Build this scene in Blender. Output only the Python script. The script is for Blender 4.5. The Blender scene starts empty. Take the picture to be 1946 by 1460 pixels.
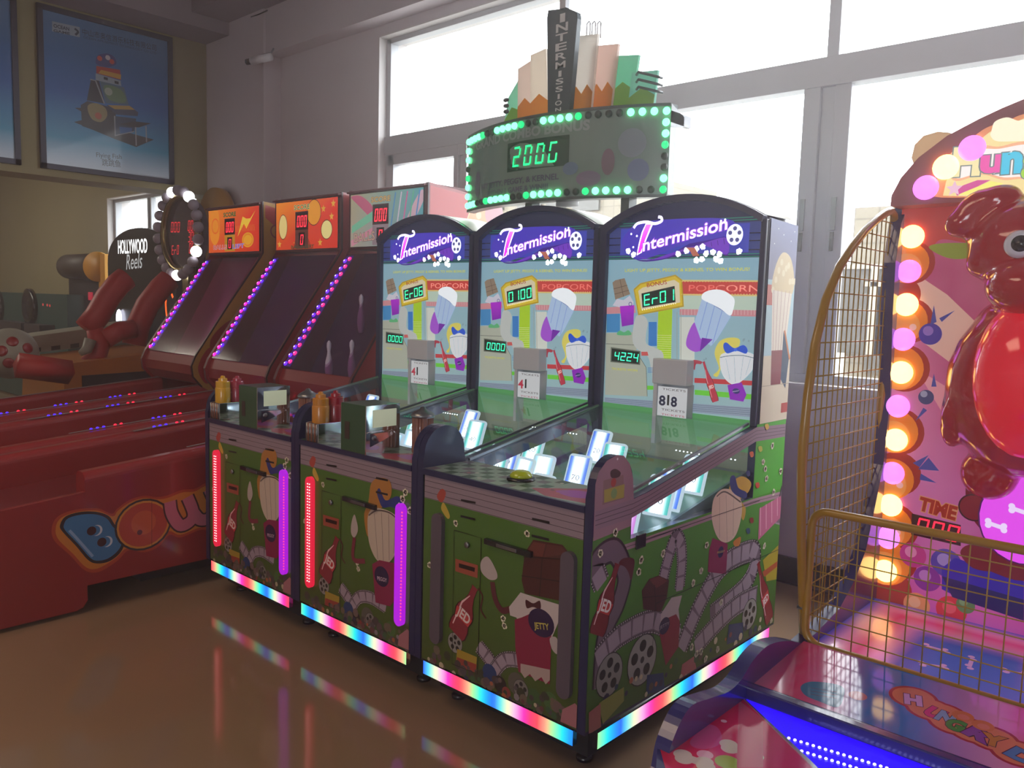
import bpy, bmesh, math, random
from math import sin, cos, pi, radians, sqrt, atan2
from mathutils import Vector, Matrix
random.seed(7)
SC = bpy.context.scene
COL = SC.collection
GLARE = 0.013

# ---------------------------------------------------------------- camera
YAW, PIT, ROL, FPX = -0.7383, 0.0988, 0.0280, 1552.0
CAM = Vector((0.0, 0.0, 1.5))
_f = Vector((sin(YAW)*cos(PIT), cos(YAW)*cos(PIT), -sin(PIT)))
_r = Vector((cos(YAW), -sin(YAW), 0.0))
_u = _r.cross(_f)
R2 = _r*cos(ROL) + _u*sin(ROL)
U2 = _u*cos(ROL) - _r*sin(ROL)
cd = bpy.data.cameras.new('camera')
cd.sensor_width = 36.0
cd.lens = 36.0*FPX/1946.0
cd.clip_start = 0.05
cd.clip_end = 200
cam = bpy.data.objects.new('camera', cd)
COL.objects.link(cam)
m = Matrix.Identity(4)
for i in range(3):
    m[i][0] = R2[i]; m[i][1] = U2[i]; m[i][2] = -_f[i]; m[i][3] = CAM[i]
cam.matrix_world = m
SC.camera = cam

def ray(x, y):
    return R2*((x-973)/FPX) - U2*((y-730)/FPX) + _f
def hz(x, y, z):
    d = ray(x, y); return CAM + d*((z-CAM.z)/d.z)
def hy(x, y, Y):
    d = ray(x, y); return CAM + d*((Y-CAM.y)/d.y)
def hx(x, y, X):
    d = ray(x, y); return CAM + d*((X-CAM.x)/d.x)

# ---------------------------------------------------------------- world, exposure, lights
W = bpy.data.worlds.new('sky'); SC.world = W
W.use_nodes = True
nt = W.node_tree
bg = nt.nodes['Background']
tc = nt.nodes.new('ShaderNodeTexCoord'); sx = nt.nodes.new('ShaderNodeSeparateXYZ')
cr = nt.nodes.new('ShaderNodeValToRGB')
nt.links.new(tc.outputs['Generated'], sx.inputs[0]); nt.links.new(sx.outputs[2], cr.inputs[0])
nt.links.new(cr.outputs[0], bg.inputs[0])
cr.color_ramp.elements[0].color = (0.80, 0.84, 0.88, 1); cr.color_ramp.elements[0].position = 0.0
cr.color_ramp.elements[1].color = (0.97, 0.985, 1.0, 1); cr.color_ramp.elements[1].position = 0.35
bg.inputs[1].default_value = 9.0
SC.view_settings.view_transform = 'Standard'
SC.view_settings.look = 'None'
SC.view_settings.exposure = 0.0
SC.view_settings.gamma = 1.0
SC.view_settings.use_curve_mapping = False
SC.cycles.use_denoising = True
SC.cycles.max_bounces = 8
SC.cycles.volume_bounces = 1
SC.cycles.diffuse_bounces = 4
SC.cycles.glossy_bounces = 4
SC.cycles.transparent_max_bounces = 16
SC.cycles.transmission_bounces = 6
SC.cycles.sample_clamp_indirect = 6.0
SC.cycles.caustics_reflective = False
SC.cycles.caustics_refractive = False

def area(name, loc, rot, sx_, sy_, power, color):
    l = bpy.data.lights.new(name, 'AREA'); l.shape = 'RECTANGLE'
    l.size = sx_; l.size_y = sy_; l.energy = power; l.color = color
    o = bpy.data.objects.new(name, l); o.location = loc; o.rotation_euler = rot
    COL.objects.link(o); return o
# daylight entering through the big window (a portal only guides sampling)
po = area('window_daylight', (-1.6, 4.42, 2.4), (radians(-90), 0, 0), 7.6, 2.5, 1.0, (1, 1, 1))
po.data.cycles.is_portal = True
po = area('rear_window_daylight', (0.3, -4.42, 1.95), (radians(90), 0, 0), 3.4, 1.9, 1.0, (1, 1, 1))
po.data.cycles.is_portal = True
# added fill light under the ceiling, warm and weak
area('hall_lamp', (-3.4, -0.8, 4.0), (0, 0, 0), 2.4, 2.0, 62.0, (1.0, 0.72, 0.5))
# a second added fill light, brightening the left part of the hall
area('hall_lamp_far', (-12.5, 0.5, 4.1), (0, 0, 0), 3.0, 1.2, 150.0, (1.0, 0.90, 0.74))

# ---------------------------------------------------------------- colour + material helpers
def lin(c):
    return c/12.92 if c <= 0.04045 else ((c+0.055)/1.055)**2.4
def hx6(s):
    s = s.lstrip('#')
    return tuple(lin(int(s[i:i+2], 16)/255.0) for i in (0, 2, 4)) + (1.0,)
MAT = {}
def pm(name, col, rough=0.5, metal=0.0, coat=0.0, emit=None, es=0.0, spec=0.5, noise=0.0, nscale=8.0, bump=0.0):
    if name in MAT: return MAT[name]
    M = bpy.data.materials.new(name); M.use_nodes = True
    t = M.node_tree; b = t.nodes['Principled BSDF']
    c = hx6(col) if isinstance(col, str) else tuple(col)+(1.0,)
    b.inputs['Base Color'].default_value = c
    b.inputs['Roughness'].default_value = rough
    b.inputs['Metallic'].default_value = metal
    b.inputs['Coat Weight'].default_value = coat
    b.inputs['Coat Roughness'].default_value = 0.08
    b.inputs['Specular IOR Level'].default_value = spec
    if emit is not None:
        b.inputs['Emission Color'].default_value = hx6(emit)
        b.inputs['Emission Strength'].default_value = es
    if noise > 0 or bump > 0:
        co = t.nodes.new('ShaderNodeTexCoord')
        n = t.nodes.new('ShaderNodeTexNoise'); n.inputs['Scale'].default_value = nscale; n.inputs['Detail'].default_value = 5
        t.links.new(co.outputs['Object'], n.inputs['Vector'])
        if noise > 0:
            mx = t.nodes.new('ShaderNodeMix'); mx.data_type = 'RGBA'; mx.blend_type = 'MULTIPLY'
            mx.inputs[0].default_value = noise
            mx.inputs[6].default_value = c
            t.links.new(n.outputs['Color'], mx.inputs[7]); 
            g = t.nodes.new('ShaderNodeValToRGB')
            g.color_ramp.elements[0].color = (0.55, 0.55, 0.55, 1); g.color_ramp.elements[0].position = 0.3
            g.color_ramp.elements[1].color = (1.0, 1.0, 1.0, 1); g.color_ramp.elements[1].position = 0.7
            t.links.new(n.outputs['Fac'], g.inputs[0]); t.links.new(g.outputs[0], mx.inputs[7])
            t.links.new(mx.outputs[2], b.inputs['Base Color'])
        if bump > 0:
            bp = t.nodes.new('ShaderNodeBump'); bp.inputs['Strength'].default_value = bump; bp.inputs['Distance'].default_value = 0.01
            t.links.new(n.outputs['Fac'], bp.inputs['Height']); t.links.new(bp.outputs[0], b.inputs['Normal'])
    MAT[name] = M; return M
def attr_mat(name, emis=0.0, rough=0.3, coat=0.0, base=1.0):
    M = bpy.data.materials.new(name); M.use_nodes = True
    t = M.node_tree; b = t.nodes['Principled BSDF']
    a = t.nodes.new('ShaderNodeAttribute'); a.attribute_name = 'Col'
    b.inputs['Roughness'].default_value = rough; b.inputs['Coat Weight'].default_value = coat
    b.inputs['Coat Roughness'].default_value = 0.05
    if base > 0: t.links.new(a.outputs['Color'], b.inputs['Base Color'])
    else: b.inputs['Base Color'].default_value = (0.02, 0.02, 0.02, 1)
    if emis > 0:
        t.links.new(a.outputs['Color'], b.inputs['Emission Color']); b.inputs['Emission Strength'].default_value = emis
    MAT[name] = M; return M
attr_mat('print', 0, 0.38, 0.15)
attr_mat('gloss_print', 0.0, 0.07, 0.0)
attr_mat('backlit', 0.52, 0.2, 0.3, 1)
attr_mat('backlit_dim', 0.22, 0.25, 0.3, 1)
attr_mat('lit', 1.0, 0.4, 0, 0)
attr_mat('led', 2.2, 0.4, 0, 0)
attr_mat('bright', 4.5, 0.4, 0, 0)
def glass(name, tint=(1, 1, 1), refl=1.0, rough=0.02, diff=0.0):
    M = bpy.data.materials.new(name); M.use_nodes = True
    t = M.node_tree; t.nodes.clear()
    o = t.nodes.new('ShaderNodeOutputMaterial')
    tr = t.nodes.new('ShaderNodeBsdfTransparent'); tr.inputs[0].default_value = tint+(1,)
    gl = t.nodes.new('ShaderNodeBsdfGlossy'); gl.inputs['Roughness'].default_value = rough
    lw = t.nodes.new('ShaderNodeFresnel'); lw.inputs[0].default_value = 1.5
    mu = t.nodes.new('ShaderNodeMath'); mu.operation = 'MULTIPLY'; mu.inputs[1].default_value = refl
    mx = t.nodes.new('ShaderNodeMixShader')
    ge = t.nodes.new('ShaderNodeNewGeometry'); iv = t.nodes.new('ShaderNodeMath'); iv.operation = 'SUBTRACT'; iv.inputs[0].default_value = 1.0
    m3 = t.nodes.new('ShaderNodeMath'); m3.operation = 'MULTIPLY'
    t.links.new(ge.outputs['Backfacing'], iv.inputs[1]); t.links.new(lw.outputs[0], mu.inputs[0])
    t.links.new(mu.outputs[0], m3.inputs[0]); t.links.new(iv.outputs[0], m3.inputs[1]); t.links.new(m3.outputs[0], mx.inputs[0])
    t.links.new(tr.outputs[0], mx.inputs[1]); t.links.new(gl.outputs[0], mx.inputs[2])
    last = mx.outputs[0]
    if diff > 0:
        df = t.nodes.new('ShaderNodeBsdfDiffuse'); df.inputs[0].default_value = (0.8, 0.8, 0.85, 1)
        m2 = t.nodes.new('ShaderNodeMixShader'); m2.inputs[0].default_value = diff
        t.links.new(last, m2.inputs[1]); t.links.new(df.outputs[0], m2.inputs[2]); last = m2.outputs[0]
    t.links.new(last, o.inputs[0]); MAT[name] = M; return M
glass('window_glass', (0.98, 0.99, 1.0), 0.8)
glass('playfield_glass', (0.95, 0.97, 0.98), 0.7, 0.03, 0.02)
glass('smoked_plexi', (0.80, 0.62, 0.78), 0.6, 0.12, 0.02)
pm('navy', '#1c1f4a', 0.3, coat=0.3)
pm('black_trim', '#141418', 0.25, coat=0.3)
pm('dark_void', '#0c0a0a', 0.8)
pm('chrome', '#d8d8dc', 0.08, 1.0)
pm('steel', '#8d8f92', 0.35, 1.0)
pm('white_plastic', '#d9dade', 0.35)
pm('cream', '#e6dfcf', 0.4)
pm('silver_frame', '#9d9fa3', 0.4, 0.3)

# ---------------------------------------------------------------- mesh builder
class MB:
    def __init__(s, col='#ffffff', mat='print'):
        s.v = []; s.f = []; s.c = col; s.m = mat
    def add(s, vs, fs, mat=None, col=None, smooth=False):
        o = len(s.v); s.v += [Vector(p) for p in vs]
        for f in fs: s.f.append(([i+o for i in f], mat or s.m, col or s.c, smooth))
        return s
    def box(s, x0, x1, y0, y1, z0, z1, mat=None, col=None):
        vs = [(x, y, z) for z in (z0, z1) for y in (y0, y1) for x in (x0, x1)]
        return s.add(vs, [(0, 2, 3, 1), (4, 5, 7, 6), (0, 1, 5, 4), (2, 6, 7, 3), (0, 4, 6, 2), (1, 3, 7, 5)], mat, col)
    def prism(s, pts, axis, a, b, mat=None, col=None, capcol=None, capmat=None, smooth=False):
        def P(p, t):
            if axis == 'x': return (t, p[0], p[1])
            if axis == 'y': return (p[0], t, p[1])
            return (p[0], p[1], t)
        n = len(pts)
        vs = [P(p, a) for p in pts] + [P(p, b) for p in pts]
        s.add(vs, [(i, (i+1) % n, n+(i+1) % n, n+i) for i in range(n)], mat, col, smooth)
        s.add([P(p, a) for p in pts], [tuple(range(n-1, -1, -1))], capmat or mat, capcol or col)
        s.add([P(p, b) for p in pts], [tuple(range(n))], capmat or mat, capcol or col)
        return s
    def tube(s, path, r, n=10, mat=None, col=None, closed=False, caps=True):
        path = [Vector(p) for p in path]; m_ = len(path); rings = []
        rr = r if isinstance(r, (list, tuple)) else [r]*m_
        T = []
        for i in range(m_):
            if closed: d = path[(i+1) % m_]-path[(i-1) % m_]
            else: d = path[min(i+1, m_-1)]-path[max(i-1, 0)]
            T.append(d.normalized())
        ref = Vector((0, 0, 1)) if abs(T[0].z) < 0.9 else Vector((1, 0, 0))
        nrm = (ref - T[0]*ref.dot(T[0])).normalized()
        vs = []
        for i in range(m_):
            nrm = (nrm - T[i]*nrm.dot(T[i])).normalized(); bi = T[i].cross(nrm)
            for k in range(n):
                a = 2*pi*k/n; vs.append(path[i] + (nrm*cos(a)+bi*sin(a))*rr[i])
        fs = []
        for i in range(m_ if closed else m_-1):
            j = (i+1) % m_
            for k in range(n): fs.append((i*n+k, i*n+(k+1) % n, j*n+(k+1) % n, j*n+k))
        if not closed and caps: fs += [tuple(range(n-1, -1, -1)), tuple((m_-1)*n+k for k in range(n))]
        return s.add(vs, fs, mat, col, True)
    def lathe(s, prof, c, n=24, mat=None, col=None, axis=(0, 0, 1), smooth=True, fl=0.0):
        c = Vector(c); ax = Vector(axis).normalized()
        e1 = ax.orthogonal().normalized(); e2 = ax.cross(e1); vs = []
        for (r, h) in prof:
            for k in range(n):
                a = 2*pi*k/n; q = r*(1+fl*(k % 2)); vs.append(c + ax*h + (e1*cos(a)+e2*sin(a))*q)
        fs = []
        for i in range(len(prof)-1):
            for k in range(n): fs.append((i*n+k, i*n+(k+1) % n, (i+1)*n+(k+1) % n, (i+1)*n+k))
        fs += [tuple(range(n-1, -1, -1)), tuple((len(prof)-1)*n+k for k in range(n))]
        return s.add(vs, fs, mat, col, smooth)
    def ball(s, c, rx, ry=None, rz=None, mat=None, col=None, n=16, rot=None):
        ry = ry or rx; rz = rz or rx; vs = []; h = n//2
        for i in range(1, h):
            for k in range(n):
                t = pi*i/h; a = 2*pi*k/n
                p = Vector((rx*sin(t)*cos(a), ry*sin(t)*sin(a), rz*cos(t)))
                vs.append(p)
        vs += [Vector((0, 0, rz)), Vector((0, 0, -rz))]
        if rot is not None: vs = [rot @ p for p in vs]
        vs = [p+Vector(c) for p in vs]
        fs = []
        for i in range(h-2):
            for k in range(n): fs.append((i*n+k, (i+1)*n+k, (i+1)*n+(k+1) % n, i*n+(k+1) % n))
        t_, b_ = (h-1)*n, (h-1)*n+1
        for k in range(n):
            fs.append((t_, k, (k+1) % n)); fs.append((b_, (h-2)*n+(k+1) % n, (h-2)*n+k))
        return s.add(vs, fs, mat, col, True)
    def build(s, name, parent=None, loc=None, bevel=0.0):
        L = Vector(loc) if loc is not None else Vector((0, 0, 0))
        if parent is not None: L = ORG[parent.name]
        me = bpy.data.meshes.new(name)
        me.from_pydata([tuple(p-L) for p in s.v], [], [f[0] for f in s.f])
        mats = []
        for f in s.f:
            if f[1] not in mats: mats.append(f[1])
        for mn in mats: me.materials.append(MAT[mn])
        ca = me.color_attributes.new('Col', 'FLOAT_COLOR', 'CORNER')
        buf = []
        for p, f in zip(me.polygons, s.f):
            p.material_index = mats.index(f[1]); p.use_smooth = f[3]
            c = f[2]
            if isinstance(c, list):
                for q in c: buf += hx6(q) if isinstance(q, str) else q
            else:
                q = hx6(c) if isinstance(c, str) else c
                buf += list(q)*len(f[0])
        ca.data.foreach_set('color', buf)
        me.update()
        o = bpy.data.objects.new(name, me); COL.objects.link(o)
        if parent is not None: o.parent = parent; ORG[o.name] = L
        else: o.location = L; ORG[o.name] = L
        if bevel > 0:
            b = o.modifiers.new('bevel', 'BEVEL'); b.width = bevel; b.segments = 2; b.limit_method = 'ANGLE'; b.angle_limit = radians(50)
        return o
ORG = {}
def tag(o, label, cat, group=None):
    o['label'] = label; o['category'] = cat
    if group: o['group'] = group
    return o
def thing(name, label, cat, loc, group=None):
    o = bpy.data.objects.new(name, None); COL.objects.link(o); o.empty_display_size = 0.1
    o.location = loc; ORG[o.name] = Vector(loc); return tag(o, label, cat, group)
def struct(o):
    o['kind'] = 'structure'; return o

# ---------------------------------------------------------------- flat artwork on a plane
_tc = {}
def text_mesh(body, off=0.0):
    k = (body, off)
    if k not in _tc:
        c = bpy.data.curves.new('t', 'FONT'); c.body = body; c.size = 1.0; c.offset = off; c.resolution_u = 3
        o = bpy.data.objects.new('t', c)
        COL.objects.link(o)
        bpy.context.view_layer.update()
        dg = bpy.context.evaluated_depsgraph_get()
        me = bpy.data.meshes.new_from_object(o.evaluated_get(dg))
        vs = [(v.co.x, v.co.y) for v in me.vertices]; fs = [tuple(p.vertices) for p in me.polygons]
        bpy.data.objects.remove(o); bpy.data.meshes.remove(me); bpy.data.curves.remove(c)
        xs = [v[0] for v in vs] or [0]; ys = [v[1] for v in vs] or [0]
        _tc[k] = (vs, fs, min(xs), max(xs), min(ys), max(ys))
    return _tc[k]
SEG = {'0': 'abcdef', '1': 'bc', '2': 'abged', '3': 'abgcd', '4': 'fgbc', '5': 'afgcd', '6': 'afgecd', '7': 'abc', '8': 'abcdefg',
       '9': 'abfgcd', 'E': 'afged', 'r': 'eg', 'G': 'afedc', ' ': ''}
def clip_poly(q, c):
    for ax, lim, sg in ((0, c[0], 1), (1, c[1], 1), (0, c[2], -1), (1, c[3], -1)):
        out = []
        for i in range(len(q)):
            a, b = q[i], q[(i+1) % len(q)]; da, db = (a[ax]-lim)*sg, (b[ax]-lim)*sg
            if da >= 0: out.append(a)
            if (da >= 0) != (db >= 0):
                t = da/(da-db); out.append((a[0]+(b[0]-a[0])*t, a[1]+(b[1]-a[1])*t))
        q = out
        if len(q) < 3: return []
    return q
class Art:
    """2-D drawing on the plane O + u*U + v*V, lifted along N by thin layers."""
    def __init__(s, mb, O, U, V, hit=None, zoom=(0, 0, 1), mat='print', dx=0.0, eps=0.000014, clip=None):
        s.mb = mb; s.O = Vector(O); s.U = Vector(U).normalized(); s.V = Vector(V).normalized()
        s.N = s.U.cross(s.V).normalized(); s.hit = hit; s.z = zoom; s.mat = mat; s.lay = 1; s.dx = dx; s.eps = eps
        s.clip = clip; s.O = s.O + s.N*0.0006
    def uv(s, x, y):
        x = s.z[0]+x/s.z[2]; y = s.z[1]+y/s.z[2]
        p = s.hit(x, y) + Vector((s.dx, 0, 0)); d = p-s.O
        return (d.dot(s.U), d.dot(s.V))
    def P(s, u, v, l=None):
        return s.O + s.U*u + s.V*v + s.N*((s.lay if l is None else l)*s.eps)
    def poly(s, pts, col, px=True, mat=None):
        q = [s.uv(*p) for p in pts] if px else pts
        if s.clip:
            if isinstance(col, list): pass
            else:
                q = clip_poly(q, s.clip)
                if len(q) < 3: return s
        a = sum(q[i][0]*q[(i+1) % len(q)][1]-q[(i+1) % len(q)][0]*q[i][1] for i in range(len(q)))
        if a < 0: q = q[::-1]; col = col[::-1] if isinstance(col, list) else col
        s.mb.add([s.P(u, v) for u, v in q], [tuple(range(len(q)))], mat or s.mat, col)
        s.lay += 1
        return s
    def smooth(s, pts, col, px=True, mat=None, n=5, closed=True):
        q = [s.uv(*p) for p in pts] if px else list(pts)
        out = []; m_ = len(q)
        for i in range(m_):
            p0, p1, p2, p3 = q[(i-1) % m_], q[i], q[(i+1) % m_], q[(i+2) % m_]
            for k in range(n):
                t = k/n
                out.append(tuple(0.5*((2*p1[j])+(-p0[j]+p2[j])*t+(2*p0[j]-5*p1[j]+4*p2[j]-p3[j])*t*t+(-p0[j]+3*p1[j]-3*p2[j]+p3[j])*t**3) for j in (0, 1)))
        return s.poly(out, col, False, mat)
    def disc(s, c, r, col, px=True, mat=None, ry=None, n=24, rot=0.0):
        c = s.uv(*c) if px else c; ry = ry or r
        pts = []
        for k in range(n):
            a = 2*pi*k/n; x, y = r*cos(a), ry*sin(a)
            pts.append((c[0]+x*cos(rot)-y*sin(rot), c[1]+x*sin(rot)+y*cos(rot)))
        return s.poly(pts, col, False, mat)
    def ring(s, c, r, w, col, px=True, mat=None, n=24, ry=None):
        c = s.uv(*c) if px else c; ry = ry or r
        pts = [(c[0]+r*cos(2*pi*k/n), c[1]+ry*sin(2*pi*k/n)) for k in range(n+1)]
        return s.line(pts, w, col, False, mat)
    def line(s, pts, w, col, px=True, mat=None):
        q = [s.uv(*p) for p in pts] if px else pts
        L = []; R = []
        for i, p in enumerate(q):
            a = q[max(i-1, 0)]; b = q[min(i+1, len(q)-1)]
            d = (b[0]-a[0], b[1]-a[1]); n = sqrt(d[0]**2+d[1]**2) or 1
            nx, ny = -d[1]/n*w/2, d[0]/n*w/2
            L.append((p[0]+nx, p[1]+ny)); R.append((p[0]-nx, p[1]-ny))
        if s.clip:
            for i in range(len(q)-1):
                c4 = clip_poly([R[i], R[i+1], L[i+1], L[i]], s.clip)
                if len(c4) > 2: s.mb.add([s.P(*p) for p in c4], [tuple(range(len(c4)))], mat or s.mat, col)
            s.lay += 1; return s
        vs = [s.P(*p) for p in L]+[s.P(*p) for p in R]; n = len(q)
        s.mb.add(vs, [(n+i, n+i+1, i+1, i) for i in range(n-1)], mat or s.mat, col); s.lay += 1
        return s
    def curve(s, pts, w, col, px=True, mat=None, n=6):
        q = [s.uv(*p) for p in pts] if px else list(pts); q = [q[0]]+q+[q[-1]]; out = []
        for i in range(1, len(q)-2):
            p0, p1, p2, p3 = q[i-1], q[i], q[i+1], q[i+2]
            for k in range(n):
                t = k/n
                out.append(tuple(0.5*((2*p1[j])+(-p0[j]+p2[j])*t+(2*p0[j]-5*p1[j]+4*p2[j]-p3[j])*t*t+(-p0[j]+3*p1[j]-3*p2[j]+p3[j])*t**3) for j in (0, 1)))
        out.append(q[-1]); return s.line(out, w, col, False, mat)
    def text(s, body, a, b, h, col, px=True, mat=None, off=0.0, shear=0.0, outline=None, ow=0.03):
        """text from baseline point a to baseline point b, height h (metres, capital height)."""
        if px: a, b = s.uv(*a), s.uv(*b)
        if outline:
            s.text(body, a, b, h, outline, False, mat, off+ow, shear)
        vs, fs, x0, x1, y0, y1 = text_mesh(body, 0.0)
        vs2, fs2 = (vs, fs) if off == 0 else text_mesh(body, off)[:2]
        d = (b[0]-a[0], b[1]-a[1]); L = sqrt(d[0]**2+d[1]**2); d = (d[0]/L, d[1]/L); n = (-d[1], d[0])
        k = L/(x1-x0); kv = h/0.73
        P = []
        for (x, y) in vs2:
            xx = (x-x0)*k + shear*y*kv; yy = y*kv
            P.append(s.P(a[0]+d[0]*xx+n[0]*yy, a[1]+d[1]*xx+n[1]*yy))
        s.mb.add(P, fs2, mat or s.mat, col); s.lay += 1
        return s
    def digits(s, body, a, b, h, col, px=True, mat='led', slant=0.12, t=0.13):
        if px: a, b = s.uv(*a), s.uv(*b)
        d = (b[0]-a[0], b[1]-a[1]); L = sqrt(d[0]**2+d[1]**2); d = (d[0]/L, d[1]/L); n = (-d[1], d[0])
        W_ = L/len(body)
        for i, ch in enumerate(body):
            x0 = i*W_+W_*0.12; x1 = (i+1)*W_-W_*0.14; tt = t*h*0.8; g = tt*0.25
            hh = h/2
            S = {'a': (x0, h-tt, x1, h), 'd': (x0, 0, x1, tt), 'g': (x0, hh-tt/2, x1, hh+tt/2),
                 'f': (x0, hh+g, x0+tt, h-g), 'b': (x1-tt, hh+g, x1, h-g), 'e': (x0, g, x0+tt, hh-g), 'c': (x1-tt, g, x1, hh-g)}
            for k in SEG[ch]:
                q = S[k]; pts = [(q[0], q[1]), (q[2], q[1]), (q[2], q[3]), (q[0], q[3])]
                if k in 'agd':
                    pts = [(q[0]+g, q[1]), (q[2]-g, q[1]), (q[2]-g, q[3]), (q[0]+g, q[3])]
                P = []
                for (x, y) in pts:
                    x = x+slant*y; P.append(s.P(a[0]+d[0]*x+n[0]*y, a[1]+d[1]*x+n[1]*y))
                s.mb.add(P, [(0, 1, 2, 3)], mat, col)
        s.lay += 1
        return s
# ================================================================ the hall
YW = 4.3           # inner face of the window wall
CZ = 4.25
def slab(name, x0, x1, y0, y1, z0, z1, mat):
    b = MB(mat=mat); b.box(x0, x1, y0, y1, z0, z1); return struct(b.build(name))
def floor_mat():
    M = pm('floor_tile', '#8d7454', 0.10, spec=0.5)
    t = M.node_tree; b = t.nodes['Principled BSDF']
    co = t.nodes.new('ShaderNodeTexCoord')
    n = t.nodes.new('ShaderNodeTexNoise'); n.inputs['Scale'].default_value = 1.2; n.inputs['Detail'].default_value = 6
    r = t.nodes.new('ShaderNodeValToRGB')
    r.color_ramp.elements[0].color = hx6('#8a7158'); r.color_ramp.elements[1].color = hx6('#977c60')
    t.links.new(co.outputs['Object'], n.inputs[0]); t.links.new(n.outputs[0], r.inputs[0]); t.links.new(r.outputs[0], b.inputs['Base Color'])
    n2 = t.nodes.new('ShaderNodeTexNoise'); n2.inputs['Scale'].default_value = 3.0; n2.inputs['Detail'].default_value = 2
    bp = t.nodes.new('ShaderNodeBump'); bp.inputs['Strength'].default_value = 0.06; bp.inputs['Distance'].default_value = 0.02
    t.links.new(co.outputs['Object'], n2.inputs[0]); t.links.new(n2.outputs[0], bp.inputs['Height']); t.links.new(bp.outputs[0], b.inputs['Normal'])
    return M
floor_mat()
pm('wall_paint', '#ccc2c6', 0.75, noise=0.15, nscale=1.5)
pm('olive_paint', '#8f8560', 0.75, noise=0.2, nscale=1.2)
pm('ceiling_paint', '#8e8288', 0.85, noise=0.1, nscale=2)
pm('white_reveal', '#c9c4c2', 0.6)
pm('window_frame', '#b4b6ba', 0.45, 0.2)
pm('skirting', '#544a4e', 0.5)
XL = -19.0; XR = 2.9; YB = -4.3
slab('floor', XL, XR, YB, YW+0.3, -0.1, 0.0, 'floor_tile')
slab('ceiling', XL, XR, YB, YW+0.3, CZ, CZ+0.1, 'ceiling_paint')
slab('wall_left', XL-0.15, XL, YB, YW, 0, CZ, 'olive_paint')
slab('wall_right', XR, XR+0.15, YB, YW, 0, CZ, 'wall_paint')
# rear wall with a window behind the viewer
b = MB(mat='wall_paint')
b.box(XL, -1.4, YB-0.15, YB, 0, CZ); b.box(2.0, XR, YB-0.15, YB, 0, CZ)
b.box(-1.4, 2.0, YB-0.15, YB, 0, 1.0); b.box(-1.4, 2.0, YB-0.15, YB, 2.9, CZ)
b.box(-1.4, .0, YB-0.15, YB, 0.9, 2.95)
struct(b.build('wall_rear'))
b = MB(mat='window_frame')
for x in (-1.4, -0.28, 0.84, 1.94): b.box(x, x+0.06, YB-0.12, YB-0.05, 1.0, 2.9)
for z in (1.0, 2.84): b.box(-1.4, 2.0, YB-0.12, YB-0.05, z, z+0.06)
wr = struct(b.build('window_3'))
b = MB(mat='window_glass'); b.box(-1.34, 1.94, YB-0.092, YB-0.088, 1.06, 2.84); b.build('pane', wr)
# window wall
WX0, WX1, WZ0, WZ1 = -5.47, 2.35, 1.10, 3.62
SX0, SX1, SZ0, SZ1 = -10.95, -8.6, 1.3, 2.68
b = MB(mat='wall_paint')
T = YW+0.28
b.box(-8.0, WX0, YW, T, 0, CZ); b.box(WX1, XR, YW, T, 0, CZ)
b.box(WX0, WX1, YW, T, 0, WZ0); b.box(WX0, WX1, YW, T, WZ1, CZ)
b.box(XL, SX0, YW, T, 0, CZ, 'olive_paint'); b.box(SX1, -8.0, YW, T, 0, CZ, 'olive_paint')
b.box(SX0, SX1, YW, T, 0, SZ0, 'olive_paint'); b.box(SX0, SX1, YW, T, SZ1, CZ, 'olive_paint')
struct(b.build('wall_back'))
# reveal lining of the big window + sill
b = MB(mat='white_reveal')
b.box(WX0, WX0+0.012, YW-0.01, T, WZ0, WZ1); b.box(WX0, WX1, YW-0.01, T, WZ1-0.012, WZ1)
b.box(WX0, WX1, YW-0.03, T, WZ0-0.02, WZ0+0.012)
b.box(SX0, SX0+0.012, YW-0.01, T, SZ0, SZ1); b.box(SX0, SX1, YW-0.01, T, SZ1-0.012, SZ1); b.box(SX0, SX1, YW-0.01, T, SZ0-0.02, SZ0+0.01)
struct(b.build('trim_1'))
# big window frame: transom, mullions, sashes
GY = YW+0.10
def window(name, x0, x1, z0, z1, verts_up, verts_lo, ztr, latches):
    fr = MB(mat='window_frame')
    fr.box(x0, x0+0.06, GY-0.03, GY+0.05, z0, z1); fr.box(x1-0.06, x1, GY-0.03, GY+0.05, z0, z1)
    fr.box(x0, x1, GY-0.03, GY+0.05, z0, z0+0.06); fr.box(x0, x1, GY-0.03, GY+0.05, z1-0.05, z1)
    if ztr: fr.box(x0, x1, GY-0.05, GY+0.05, ztr[0], ztr[1])
    for (a, c) in verts_up: fr.box(a, c, GY-0.02, GY+0.04, ztr[1], z1)
    w = struct(fr.build(name, bevel=0.003))
    for i, (a, c) in enumerate(verts_lo):
        s_ = MB(mat='window_frame'); t_ = ztr[0] if ztr else z1-0.05
        e = (c-a)
        s_.box(a, a+e*0.36, GY-0.045, GY, z0+0.06, t_); s_.box(a+e*0.36, a+e*0.66, GY-0.02, GY+0.04, z0+0.06, t_)
        s_.box(a+e*0.66, c, GY-0.035, GY+0.01, z0+0.06, t_)
        s_.build('mullion', w, bevel=0.003)
    g = MB(mat='window_glass'); g.box(x0+0.03, x1-0.03, GY+0.012, GY+0.017, z0+0.03, z1-0.02); g.build('pane', w)
    for (lx, lz) in latches:
        l = MB(mat='steel'); l.box(lx, lx+0.025, GY-0.055, GY-0.044, lz, lz+0.17); 
        l.box(lx+0.003, lx+0.022, GY-0.058, GY-0.05, lz-0.11, lz-0.01, 'black_trim'); l.build('latch', w)
    return w
def XY(px, py): return hy(px, py, GY).x
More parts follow.
